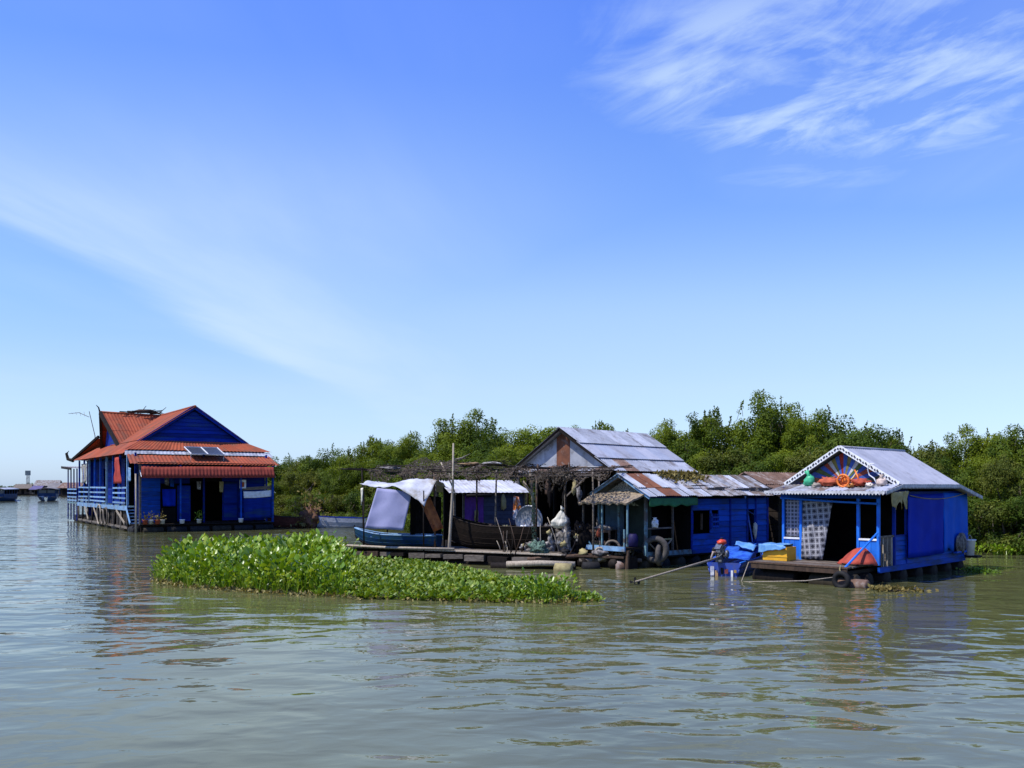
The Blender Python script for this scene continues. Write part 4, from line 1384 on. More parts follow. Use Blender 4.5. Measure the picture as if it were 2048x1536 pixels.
tp = MB().sheet(cover_fn, 18, 24, .01).build('cover_sheet', tarp_c, None, smooth=True)
tp.location = on4(-3.05, -.85, .64)
tp.rotation_euler = (0, 0, R(-46))
tag(tp, 'crumpled pale blue sheet laid over the yellow crate', 'sheet')
o = MB().tube([(0, 0, 0), (.0, .0, 1.0)], .03, 7).build('blue_pole', blue_b, None, True)
p0, p1 = on4(-.30, -2.0, .45), on4(.02, -.12, 1.62)
o.data.clear_geometry()
mb = MB().tube([p0 - p0, p1 - p0], .035, 8)
o.data.from_pydata(mb.v, [], mb.f)
o.location = p0
tag(o, 'blue pole leaning from the deck edge against the corner post', 'pole')
ty = thing('tyre', 'black tyre fender hung on the front deck corner', 'tyre', on4(-.22, -2.12, .10), -46)
MB().torus((0, 0, .12), .22, .085, 'y', 20, 8).build('tread', black, ty, smooth=True)
rope('fender_rope', [on4(-.22, -2.1, .4), on4(-.26, -2.15, .55), on4(-.3, -2.0, .66)], .02, ragtan, None, 'pale rope tying the tyre to the deck corner', 'rope')
o = drum(None, (0, 0, 0), .2, .9, rust_b, 'x', 'steel_drum')
o.location = on4(.0, -1.75, .06)
o.rotation_euler = (0, 0, R(-46))
tag(o, 'rusty drum floating under the deck corner', 'drum')
rope('mooring_rope', [on4(-3.5, -2.05, .58), on4(-3.35, -2.75, -.02), on4(-2.2, -2.7, .08), on4(-1.2, -2.5, .16), on4(-.35, -2.12, .32)], .017, wood_p, None, 'pale mooring rope slung along the front of the deck', 'rope')
b_ = thing('bucket', 'white plastic bucket on the back corner of the blue-tarpaulin house', 'bucket', on4(.18, 7.45, .52), -46)
MB().lathe([(.15, 0), (.2, .55), (.225, .56), (.225, .6), (.19, .6), (.18, .5)], (0, 0, 0), 16).build('pail', white, b_, smooth=True)
MB().torus((0, 0, .56), .2, .012, 'x', 14, 5).build('handle', steel, b_)
MB().box(-.2, .5, 7.3, 7.8, .44, .515).build('bracket_shelf', wood_d, h4)
ms = thing('wicker_mat', 'dark grey-brown mat roll against the far end of the blue tarpaulin', 'mat', on4(.2, 6.55, .72), 44)
MB().lump((0, 0, .32), (.48, .07, .36), 21, .2, 18, 10, 2.5).build('mat_body', rag, ms, smooth=True)
MB().box(-.5, .5, -.02, .10, -.06, 0).build('shelf_board', blue_m, ms)
# drifting weed beside the house
for i, (px, py, s) in enumerate(((1795, 1182, .5), (1775, 1180, .35), (1950, 1142, .3), (1968, 1146, .25))):
    Y = 1820 * CAM_H / (py - 974)
    t = thing('floating_weed', 'small tangle of dead weed drifting by the sunburst house' if i < 2 else 'small green weed tuft drifting off the bushes', 'weed', at(px, py, Y) * Vector((1, 1, 0)) if False else Vector(((px - 1024) / 1820 * Y, Y, 0)), 0, 'drifting weed')
    rng = np.random.default_rng(i)
    n = 160
    pos = rng.normal(size=(n, 3)) * np.array([s * .8, s * .5, .02]) + np.array([0, 0, .04])
    V = leaves(rng, pos, np.tile([.6, 0, .1], (n, 1)), .12, None)
    me = quads_mesh('weed_leaves', V, 4, rng.uniform(.0, .6, n), leaf_y if i < 2 else leaf_p, [(0, 1, 2), (0, 2, 3)])
    ob = bpy.data.objects.new('weed_leaves', me)
    col.objects.link(ob)
    ob.parent = t
    m = MB()
    m.lump((0, 0, 0.0), (s * .6, s * .4, .05), i, .3)
    m.build('root_mass', wood_d, t, smooth=True)


# ================================================================== 3. middle blue plank house
h3 = thing('floating_house', 'low blue plank floating house with a patched tin roof and green valance', 'house',
           (5.09, 34.83, 0), -50, 'floating houses')
for i in range(9):
    drum(h3, (-1.9, .3 + i * .95, .08), .26, 1.1, (black, mud, rust_b)[i % 3], 'x')
    drum(h3, (-.55, .3 + i * .95, .08), .26, 1.1, (mud, black)[i % 2], 'x')
MB().box(-2.5, 0, 0, 8.0, .34, .46).build('float_frame', wood_d, h3)
MB().box(-2.46, -.03, .05, 7.95, .46, .54).build('floor', wood_d, h3)
planks(h3, 'y', 0, 2.78, 8.0, .5, 2.62, .235, blue_m,
       holes=[(2.86, 3.98, 1.40, 2.0), (6.55, 7.05, .75, 2.15), (4.08, 4.55, 1.42, 2.0)], side=1)
MB().box(-.02, .025, 4.08, 4.12, 1.4, 2.0).build('vent_bar', blue_m, h3)
for k in range(3):
    MB().box(-.02, .025, 4.08, 4.55, 1.44 + k * .19, 1.51 + k * .19).build('vent_bar', blue_m, h3)
    MB().box(-.02, .022, 4.2 + k * .12, 4.235 + k * .12, 1.4, 2.0).build('vent_bar', blue_d, h3)
for (y, m_) in ((2.83, blue_d), (3.42, wood_b), (4.0, blue_d)):
    MB().box(-.03, .035, y - .03, y + .03, 1.36, 2.02).build('window_post', m_, h3)
for y in (2.76, 5.3, 6.5, 7.1, 7.97):
    MB().box(.018, .05, y - .04, y + .04, .48, 2.64).build('wall_batten', blue_d, h3)
MB().box(.02, .07, 2.78, 8.0, .42, .56).build('side_sill', blue_m, h3)
MB().box(-1.3, -1.24, .3, 7.9, .5, 2.7).build('inner_partition', dark, h3)
MB().box(-2.5, -2.46, .4, 7.95, .5, 2.7).build('left_wall', dark, h3)
MB().box(-2.46, -.05, 7.9, 7.96, .5, 2.7).build('rear_wall', blue_d, h3)
MB().box(-1.24, -.05, 2.74, 2.78, .5, 2.6).build('porch_partition', dark, h3)
post(h3, (0, .05, .46), (0, .05, 2.72), .10, teal_l)
post(h3, (0, 1.62, .46), (0, 1.62, 2.70), .07, wood_g)
for z in (1.06, 1.5):
    beam(h3, (0, .1, z), (0, 1.6, z), .04, .06, wood_g if z > 1.2 else ragtan, 'porch_rail')
beam(h3, (.01, .1, 1.04), (.01, .8, .52), .03, .05, wood_p, 'porch_brace')
beam(h3, (.01, 1.55, 1.04), (.01, .9, .52), .03, .05, wood_p, 'porch_brace')
MB().box(-.02, .05, .05, 2.75, .42, .60).build('porch_sill', teal_l, h3)
cloth(h3, 'green_valance', green_v, (.28, -.05, 2.68), (.28, 2.85, 2.68), (.28, 2.85, 2.36), (.28, -.05, 2.36), 3, .02, nu=24, nv=4, ragged=.12, seed=1)
MB().box(-.03, .045, .02, 2.8, 2.56, 2.72).build('porch_lintel', blue_d, h3)
# front face, left part of the house
post(h3, (-2.45, 0, .46), (-2.45, 0, 2.8), .08, teal_l)
post(h3, (-1.35, -.02, .6), (-1.35, -.02, 2.75), .07, teal_l)
MB().box(-2.42, -1.4, .32, .36, .6, 2.6).build('front_wall', M('dim_teal_wall', (.05, .09, .12), rnd=.1), h3)
MB().box(-1.3, -.08, .42, .46, .55, 2.62).build('front_door', M('very_dark_green_door', (.012, .022, .018), rnd=.1), h3)
MB().slab([(-2.5, .28, 2.78), (-.02, .28, 2.74), (-1.27, .28, 3.42)], .03).build('gable_cloth', pale_c, h3)
beam(h3, (-1.27, -.12, 3.58), (.36, -.12, 2.70), .04, .15, blue_l, 'bargeboard')
beam(h3, (-1.27, -.12, 3.58), (-2.84, -.12, 2.78), .04, .15, blue_l, 'bargeboard')
# roof sheets, odd and patched
rr = random.Random(8)


def h3mat(r, c):
    if c in (1, 2) and r == 0 or c in (2, 3) and r == 1:
        return rust
    if c < 6:
        return tin
    return tin_o if rr.random() < .6 else tin


roof_slope(h3, (-1.27, -.22, 3.56), (-1.27, 8.35, 3.54), (.42, 8.35, 2.70), (.42, -.22, 2.70), 18, 2, h3mat, .12, .012, lift=.03, jit=.045, overlap=.3)
roof_slope(h3, (-1.27, 8.35, 3.54), (-1.27, -.22, 3.56), (-2.9, -.22, 2.76), (-2.9, 8.35, 2.76), 9, 1, [tin_o, rust], .13, .012)
for k in range(7):
    y = 3.2 + k * .7
    p = lerp((-1.2, y, 3.62), (.4, y + rs.uniform(-.3, .3), 2.80), rs.uniform(.55, .9))
    MB().bar(p, p + Vector((rs.uniform(-.1, .1), rs.uniform(.9, 1.5), .02)), .09, .04).build('roof_batten', wood_g, h3)
m = MB()
rng = np.random.default_rng(3)
n = 900
yy = 1.9 + rng.beta(2, 2, n) * 3.0
tt = np.abs(rng.normal(0, .17, n))
pos = np.stack([-1.27 + tt * 1.7, yy, 3.62 - tt * .86 + rng.uniform(0, .10, n)], axis=1)
V = leaves(rng, pos, np.tile([0, 0, .2], (n, 1)), .17, None)
me = quads_mesh('leaf_litter', V, 4, rng.uniform(.0, .9, n), leaf_y, [(0, 1, 2), (0, 2, 3)])
o = bpy.data.objects.new('leaf_litter', me)
col.objects.link(o)
o.matrix_world = Matrix.Translation((5.09, 34.83, 0)) @ Matrix.Rotation(R(-50), 4, 'Z')
tag(o, 'dry brown leaves heaped on the ridge of the patched tin roof', 'leaf litter', None, 'stuff')
# thatched front skirt and front platform
def thatch_fn(u, v):
    p = lerp(lerp((-2.65, .1, 2.86), (.12, .1, 2.84), u), lerp((-2.62, -1.0, 2.42), (-.05, -1.0, 2.44), u), v)
    return p + Vector((0, 0, .05 * mnoise.noise(Vector((u * 9, v * 5, 1))) - .03 * v * math.sin(u * 40)))


MB().sheet(thatch_fn, 30, 6, .07).build('thatch_skirt', thatch, h3)
for x in (-2.5, -1.45, -.12):
    post(h3, (x, -.85, .85), (x, -.85, 2.46), .06, teal_l if x > -2 else wood_g)
MB().box(-2.55, -.10, -1.0, .0, .72, .80).build('porch_floor', wood_d, h3)
MB().box(-2.58, -.08, -1.06, -1.0, .66, .84).build('porch_fascia', blue_l, h3)
post(h3, (-.12, -1.02, .8), (-.12, -1.02, 1.5), .06, teal_l, 'rail_post')
post(h3, (-2.5, -1.02, .8), (-2.5, -1.02, 1.55), .06, teal_l, 'rail_post')
beam(h3, (-2.5, -1.02, 1.45), (-1.9, -1.02, .85), .03, .05, teal_l, 'porch_brace')
for k in range(4):
    MB().tube([(-2.5 + k * .8, -.9, -.15), (-2.45 + k * .8, -.9, .7)], .07, 7).build('pile', wood_b if k % 2 else wood_d, h3)
MB().box(-2.55, -.1, -.95, -.3, -.1, .4).build('porch_float', wood_d, h3)
M3 = Matrix.Translation((5.09, 34.83, 0)) @ Matrix.Rotation(R(-50), 4, 'Z')
t = thing('tyre', 'large grey-brown tyre hung on the porch corner of the blue plank house', 'tyre', M3 @ Vector((.22, .35, .2)), -20)
MB().torus((0, 0, .50), .42, .12, 'y', 22, 8).build('tread', grey_t, t, smooth=True)
MB().torus((.12, .2, .3), .36, .11, 'x', 20, 8).build('second_tread', grey_t, t, smooth=True)
o = sack('cloth_bundle', 'white cloth bundle on the porch rail above the tyre', 'bundle', M3 @ Vector((.02, .55, 1.53)), (.16, .1, .2), white, 31, (0, .1), rz=-50)
o = MB().lump((0, 0, 0), (.10, .06, .34), 33, .2).build('hanging_bag', cream, None, True, M3 @ Vector((.1, 6.95, 1.25)), -50)
tag(o, 'pale bag hanging beside the narrow dark door of the blue plank house', 'bag')
o = thing('barrel', 'dark purple plastic barrel on the porch of the blue plank house', 'barrel', M3 @ Vector((-.3, -.35, .81)), 0)
MB().lathe([(.16, 0), (.19, .04), (.2, .22), (.19, .42), (.15, .46), (.13, .5), (.05, .5)], (0, 0, 0), 16).build('barrel_body', M('dark_violet_plastic', (.012, .009, .06), rough=.6, spec=.2), o, smooth=True)
o = thing('broom', 'crossed sticks and a small red rag leaning on the porch post', 'stick', M3 @ Vector((-2.1, -.8, .81)), -50)
MB().tube([(0, 0, 0), (.5, .1, .85)], .025, 6).build('stick', wood_b, o)
MB().tube([(.5, 0, 0), (.15, .15, .9)], .025, 6).build('stick', wood_g, o)
MB().lump((.35, .05, .5), (.1, .06, .2), 3).build('rag', redbr, o, smooth=True)


# ================================================================== 2. open barn with grey tin roof
h2 = thing('floating_barn', 'tall open floating barn with a grey tin gable and one rusty sheet', 'barn', (4.76, 43.07, 0), -42)
W2, L2, RX, RZ2, EZ2 = 5.75, 7.1, -3.0, 5.92, 4.06
MB().box(-5.7, .0, -.2, 7.1, -.25, .45).build('float_hull', wood_d, h2)
for k in range(9):
    MB().box(-5.8, .1, -1.6 + k * .3, -1.32 + k * .3, .50, .56 + rs.uniform(0, .02)).build('deck_plank', wood_d if k % 2 else wood_b, h2)
for x in (-5.6, -3.8, -1.9, -.05):
    for y in (.05, 3.5, 7.0):
        post(h2, (x, y + .25 * (y < 1), .3), (x, y + .25 * (y < 1), EZ2 + (-.35 if x in (-5.6, -.05) else .5)), .14, wood_d, 'post', True)
planks(h2, 'y', -.02, .1, 7.0, .5, 4.05, .32, wood_d, side=1)
planks(h2, 'x', 6.95, -5.6, 0, .5, 4.05, .4, wood_d, side=-1)
MB().box(-5.65, -5.6, 1.0, 7.0, .5, 4.0).build('left_wall', wood_d, h2)
MB().box(-5.55, -.1, .2, 6.9, .56, .62).build('floor', dark, h2)
MB().box(-5.5, -.1, 2.6, 2.66, .6, 3.95).build('inner_partition', dark, h2)
beam(h2, (-5.7, 0, EZ2 - .06), (.05, 0, EZ2 - .06), .12, .16, wood_d, 'tie_beam')
# gable of upright tin sheets, the middle one rusty
xs = [-5.72, -4.95, -4.2, -3.42, -2.58, -1.85, -1.1, -.4, -.02]


def gz(x):
    return EZ2 + (RZ2 - .12 - EZ2) * (1 - abs(x - RX) / 2.85)


for i in range(len(xs) - 1):
    x0, x1 = xs[i], xs[i + 1]
    P = [(x0, .02 - .012 * (i % 2), EZ2), (x1, .02 - .012 * (i % 2), EZ2), (x1, .02 - .012 * (i % 2), max(EZ2 + .01, gz(x1)))]
    if x0 < RX < x1:
        P.append((RX, .02 - .012 * (i % 2), gz(RX)))
    P.append((x0, .02 - .012 * (i % 2), max(EZ2 + .01, gz(x0))))
    MB().slab(P, .02).build('gable_sheet', rust if i == 3 else tin, h2)
for sx, ex in ((1, .30), (-1, -6.25)):
    beam(h2, (RX, -.35, RZ2 + .02), (ex, -.35, EZ2 - .22), .05, .14, wood_d, 'bargeboard')
r2 = random.Random(3)


def h2mat(r, c):
    if r == 2 and c == 1:
        return rust_b
    return (tin, tin_l, tin, M_t1)[(c * 2 + r) % 4]


M_t1 = M('dull_blue_tin', (.30, .325, .385), (.24, .26, .32), 2.0, rough=.5, rnd=.08, spec=.5)
roof_slope(h2, (RX, -.42, RZ2), (RX, 7.35, RZ2), (.34, 7.35, EZ2 - .22), (.34, -.42, EZ2 - .22), 7, 3, h2mat, .15, .012, lift=.06, overlap=.16)
roof_slope(h2, (RX, 7.35, RZ2), (RX, -.42, RZ2), (-6.3, -.42, EZ2 - .22), (-6.3, 7.35, EZ2 - .22), 7, 1, [tin], .15, .012)
MB().tube([(RX, -.45, RZ2 + .1), (RX, 7.38, RZ2 + .1)], .05, 7).build('ridge_cap', tin, h2, smooth=True)
# front lean-to of old sheets
roof_slope(h2, (-5.6, .02, EZ2 - .02), (.2, .02, EZ2 - .02), (.3, -1.3, 3.72), (-5.7, -1.3, 3.72), 7, 1, [tin_o, tin, rust_b, tin_o], .15, .014, jit=.06)
for x in (-5.5, -3.7, -1.9, .1):
    post(h2, (x, -1.2, .5), (x, -1.2, 3.74), .09, wood_g, 'post', True)
beam(h2, (-5.7, -1.22, 3.66), (.25, -1.22, 3.66), .08, .08, wood_g, 'eave_beam')
beam(h2, (-1.9, -1.2, 2.6), (-.6, -1.2, 3.62), .06, .06, wood_g, 'brace')
MB().box(.0, .04, .25, 1.15, 3.35, 3.85).build('white_board', white, h2)
M2 = Matrix.Translation((4.76, 43.07, 0)) @ Matrix.Rotation(R(-42), 4, 'Z')

# ---- rust-brown shed between the two blue houses
h6 = thing('shed', 'dark shed with a rust-brown corrugated roof between the two blue houses', 'shed', (12.0, 41.2, 0), -46)
MB().box(-2.6, 0, .0, 4.6, -.2, .5).build('float_hull', wood_d, h6)
planks(h6, 'x', .1, -2.6, 0, .5, 2.9, .3, wood_d, side=-1)
planks(h6, 'y', 0, .1, 4.5, .5, 2.9, .3, wood_d, side=1)
MB().box(-2.6, -2.55, .1, 4.5, .5, 2.9).build('left_wall', wood_d, h6)
roof_slope(h6, (-1.45, -.5, 3.72), (-1.45, 4.9, 3.72), (.55, 4.9, 2.72), (.55, -.5, 2.72), 7, 2, [rust_b], .19, .03, lift=.03, jit=.02)
roof_slope(h6, (-1.45, 4.9, 3.72), (-1.45, -.5, 3.72), (-3.0, -.5, 2.9), (-3.0, 4.9, 2.9), 7, 1, [rust_b], .19, .03)
beam(h6, (-1.45, -.52, 3.7), (.55, -.52, 2.68), .06, .16, wood_d, 'bargeboard')
MB().slab([(-2.6, .1, 2.9), (0, .1, 2.9), (-1.4, .1, 3.62)], .03).build('gable_board', wood_d, h6)


# ================================================================== 5. shack with a white roof behind the boats
h5 = thing('shack', 'small plank shack with a whitish roof and a purple curtain', 'shack', (-2.75, 42.6, 0), -66)
MB().box(-2.4, 0, -.1, 4.0, -.2, .55).build('float_hull', wood_d, h5)
roof_slope(h5, (-1.2, -.35, 3.40), (-1.2, 3.5, 3.40), (.42, 3.95, 2.80), (.42, -.35, 2.80), 5, 1, [M('white_roof_sheet', (.50, .51, .54), (.38, .39, .42), 2, rnd=.1, stain=(.24, .22, .20), stain_amt=.4)], .2, .008, jit=.004)
roof_slope(h5, (-1.2, 3.5, 3.40), (-1.2, -.35, 3.40), (-2.7, -.35, 2.80), (-2.7, 3.95, 2.80), 5, 1, [tin], .2, .008)
planks(h5, 'y', 0, 1.45, 3.7, .55, 2.78, .2, M('slate_blue_plank', (.045, .055, .10), (.03, .036, .07), 4), side=1)
cloth(h5, 'purple_curtain', purple, (.06, .55, 2.72), (.06, 1.5, 2.72), (.06, 1.5, .8), (.06, .55, .8), 5, .03)
MB().box(-1.4, -1.34, .0, 3.7, .55, 3.2).build('inner_partition', dark, h5)
MB().box(-1.34, -.02, 1.5, 1.54, .55, 2.8).build('room_partition', dark, h5)
MB().box(-2.4, 0, 3.66, 3.7, .55, 2.8).build('rear_wall', dark, h5)
MB().box(.0, .3, .0, 3.9, .5, .6).build('door_step', wood_d, h5)
for y in (.05, .5, 3.65):
    post(h5, (.03, y, .5), (.03, y, 2.85), .09, wood_g)
post(h5, (-2.35, .05, .5), (-2.35, .05, 2.85), .09, wood_g)
MB().tube([(.45, .5, 2.70), (.45, 1.75, 2.70)], .07, 8).build('rolled_blind', wood_d, h5, smooth=True)
M5 = Matrix.Translation((-2.75, 42.6, 0)) @ Matrix.Rotation(R(-66), 4, 'Z')
o = MB().lump((0, 0, 0), (.13, .1, .38), 40, .25).build('hanging_bundle', ragtan, None, True, M5 @ Vector((.25, 2.45, 2.35)), 0)
tag(o, 'tan bundle hanging from the eave of the white-roofed shack', 'bundle')
o = MB().lump((0, 0, 0), (.09, .06, .35), 41, .3).build('gourd_string', ragtan, None, True, M5 @ Vector((.2, 1.08, 1.75)), 0)
tag(o, 'string of dried tan gourds in front of the purple curtain', 'string')


# ================================================================== raft, net canopy, boats
RF = Matrix.Translation((-7.3, 39.3, 0)) @ Matrix.Rotation(R(-27), 4, 'Z')
raft = thing('raft', 'long low raft of grey planks on short logs behind the water plants', 'raft', (-7.3, 39.3, 0), -27)
for k in range(9):
    x0, x1 = rs.uniform(-.3, .3), 10.2 + rs.uniform(-.5, .4)
    MB().bar((x0, .08 + k * .27, .50 + rs.uniform(-.02, .02)), (x1, .06 + k * .27 + rs.uniform(-.06, .06), .50 + rs.uniform(-.03, .03)), .25, .045).build('raft_plank', wood_p if k in (0, 2) else wood_g, raft)
MB().tube([(-.6, -.06, .60), (2.5, -.08, .56), (5.6, -.05, .60)], [.05, .06, .05], 7).build('edge_pole', wood_p, raft, smooth=True)
x = .0
while x < 10.0:
    w_ = rs.uniform(.25, .85)
    h_ = rs.uniform(.12, .24)
    MB().bar((x, -.02 + rs.uniform(-.08, .08), .33 - h_ * .3), (x + w_, -.02 + rs.uniform(-.08, .08), .33 - h_ * .3 + rs.uniform(-.03, .03)), rs.uniform(.16, .3), h_).build(
        'timber_block', rs.choice((wood_g, wood_b, wood_b, wood_d, rust_b, wood_d)), raft)
    x += w_ + rs.uniform(.03, .3)
MB().box(.0, 10.2, .2, 2.4, .1, .44).build('raft_core', wood_d, raft)
for k in range(3):
    MB().tube([(-.2, .2 + k * 1.0, .02), (10.4, .25 + k * 1.0, .02)], .16, 8).build('float_log', wood_d, raft, smooth=True)
# loose logs and bits of a second raft in front of the barn
lg = [((-.2, 34.6, .16), (2.35, 34.0, .22), .12, wood_p, 'long pale log floating in front of the dark barn'),
      ((.6, 35.0, .30), (4.4, 35.7, .46), .09, wood_b, 'brown pole slanting across the raft end before the barn'),
      ((2.6, 35.2, .25), (5.0, 35.0, .28), .10, wood_g, 'grey log floating by the porch of the blue plank house'),
      ((-.8, 34.9, .05), (2.4, 34.3, .04), .16, wood_d, 'dark sunken log under the pale floating log'),
      ((3.3, 34.9, .30), (4.6, 35.2, .62), .07, wood_p, 'short pale pole end sticking up beside the porch')]
for a, b, r_, m_, lb in lg:
    a, b = Vector(a), Vector(b)
    mid = (b - a) * .5 + Vector((0, .06, .03))
    o = MB().tube([(0, 0, 0), mid, b - a], [r_, r_ * .95, r_ * .8], 9).build('log', m_, None, True, a)
    tag(o, lb, 'log')
for i, (x, y, s) in enumerate(((1.9, 33.7, .22), (3.0, 34.6, .2), (4.2, 34.6, .24))):
    o = MB().lathe([(s * .5, -.35), (s, -.3), (s, .3), (s * .5, .35)], (0, 0, 0), 12, 'x').build('float_keg', (ragtan, black, rust_b)[i], None, True, (x, y, .06), -20 + i * 25)
    tag(o, ('tan float keg beside the pale log', 'black float keg by the barn raft', 'rusty float keg under the blue house porch')[i], 'keg')
platform = thing('junk_platform', 'dark plank platform in front of the open barn', 'platform', (.2, 36.6, 0), -30)
for k in range(7):
    MB().box(0, 4.6 + rs.uniform(-.3, .3), k * .36, k * .36 + .33, .40, .46 + rs.uniform(0, .02)).build('platform_plank', wood_d if k % 2 else wood_b, platform)
for k in range(4):
    MB().tube([(.3 + k * 1.3, -.05, .18), (.3 + k * 1.3, 2.5, .18)], .2, 8).build('platform_log', wood_d, platform, smooth=True)
PF = Matrix.Translation((.2, 36.6, 0)) @ Matrix.Rotation(R(-30), 4, 'Z')

cn = thing('net_canopy', 'ragged canopy of brown fishing nets draped over thin poles', 'canopy', (-7.3, 39.3, 0), -27)
for i, (x, y, zt) in enumerate(((.1, 1.35, 3.98), (3.1, 2.6, 3.75), (4.1, .9, 3.7), (5.1, 2.7, 3.7), (6.6, 1.6, 3.8), (8.8, .9, 4.0), (9.3, 2.8, 3.9), (11.2, 1.0, 3.8), (11.4, 3.0, 3.8))):
    post(cn, (x, y, .0 if i in (0,) or x > 10 else .5), (x + rs.uniform(-.1, .1), y, zt), .08, (wood_d, wood_g, wood_b)[i % 3], 'post', True)
for a, b in (((-1.2, 1.4, 3.92), (5.2, 1.3, 3.74)), ((4.2, .5, 3.75), (12.2, .6, 3.72)), ((.0, 3.0, 4.1), (6.4, 3.1, 4.05)), ((5.5, 3.1, 4.05), (12, 3.2, 3.9)),
             ((.1, .2, 3.9), (.2, 3.2, 4.05)), ((4.2, .1, 3.8), (4.1, 3.3, 4.1)), ((8.8, .2, 3.85), (9.1, 3.4, 4.0))):
    MB().tube([a, lerp(a, b, .5) - Vector((0, 0, .08)), b], [.03, .026, .022], 6).build('roof_pole', wood_d, cn, smooth=True)
nets = [(.3, 2.7, 1.2, 3.5, 3.74, 4.05, .22), (2.1, 4.4, 1.1, 3.6, 3.70, 4.36, .24), (4.1, 6.3, .25, 3.7, 3.72, 4.2, .2), (5.8, 8.1, .15, 3.4, 3.70, 4.05, .26),
        (7.5, 9.7, .5, 3.4, 3.66, 4.0, .34), (9.2, 12.0, .4, 3.4, 3.62, 3.96, .25)]
for i, (x0, x1, y0, y1, z0, z1, sg) in enumerate(nets):
    def nf(u, v, i=i, x0=x0, x1=x1, y0=y0, y1=y1, z0=z0, z1=z1, sg=sg):
        x = x0 + (x1 - x0) * u + .2 * mnoise.noise(Vector((v * 3, i, 0)))
        y = y0 + (y1 - y0) * v + .25 * mnoise.noise(Vector((u * 4, i, 3)))
        z = z0 + (z1 - z0) * math.sin(min(1, v * 1.4) * 1.57) - sg * math.sin(u * math.pi) * (.4 + .6 * math.sin(v * math.pi)) \
            + .16 * mnoise.noise(Vector((u * 3.2 + i, v * 3.1, i * 2.0))) + .08 * mnoise.noise(Vector((u * 9 + i, v * 8, i)))
        if v < .12:
            z -= (.12 - v) * 1.5 * (1 + 1.6 * mnoise.noise(Vector((u * 6, i, 7))))
        return Vector((x, y, z))
    MB().sheet(nf, 24, 18, .012).build('net', net_m, cn, smooth=True)
for i, (x, z) in enumerate(((1.2, 3.82), (5.3, 3.95), (6.3, 3.95))):
    m = MB().lump((x, 1.9, z + .12), (.4, .4, .07), i, .4)
    m.build('net_pile', (rag, deadleaf, rag)[i], cn, smooth=True)
cloth(cn, 'hanging_net', net_m, (9.0, .3, 3.75), (11.0, .4, 3.72), (10.2, .4, 3.2), (9.3, .3, 2.9), 2, .08, nu=16, ragged=.4, seed=3)
cloth(cn, 'green_hanging_net', green_n, (8.82, .5, 2.9), (8.95, .5, 2.9), (9.05, .5, .75), (8.78, .5, .75), 1, .04, nu=8, seed=7)

# tall pole in front
o = MB().tube([(0, 0, -.8), (.12, .05, 1.4), (.22, .1, 3.1), (.24, .12, 4.9)], [.075, .065, .055, .035], 8).build('upright_pole', wood_p, None, True, (-2.65, 37.3, 0), 0)
tag(o, 'tall pale crooked pole rising above the net canopy', 'pole')
o = MB().tube([(0, 0, 0), (.35, .1, .08), (.7, .2, .26)], [.03, .025, .012], 5).build('pole_branch', wood_p, None, True, (-2.42, 37.4, 4.22), 0)
tag(o, 'short pale branch tied to the tall crooked pole', 'branch')
for i, (a, b, r_, m_, lb) in enumerate((
        (at(882, 925, 39), at(912, 990, 38.6), .035, wood_p, 'thin pale pole slanting through the canopy beside the tall pole'),
        (at(1045, 962, 37), at(1070, 1000, 37), .06, wood_p, 'broken pale pole slanting against the canopy post'),
        (at(1138, 925, 37), at(1124, 1012, 37), .022, wood_g, 'thin hanging stick above the cream sack'),
        (at(1060, 940, 36.5), at(1072, 1105, 36.5), .05, wood_g, 'grey upright post beside the green hanging net'),
        (at(1062, 1085, 36.0), at(1060, 1112, 36.0), .03, wood_g, 'short stake standing in the junk heap'))):
    o = MB().tube([(0, 0, 0), (b - a) * .5 + Vector((.02, 0, 0)), b - a], [r_, r_, r_ * .8], 6).build('slanting_pole', m_, None, True, a, 0)
    tag(o, lb, 'pole')


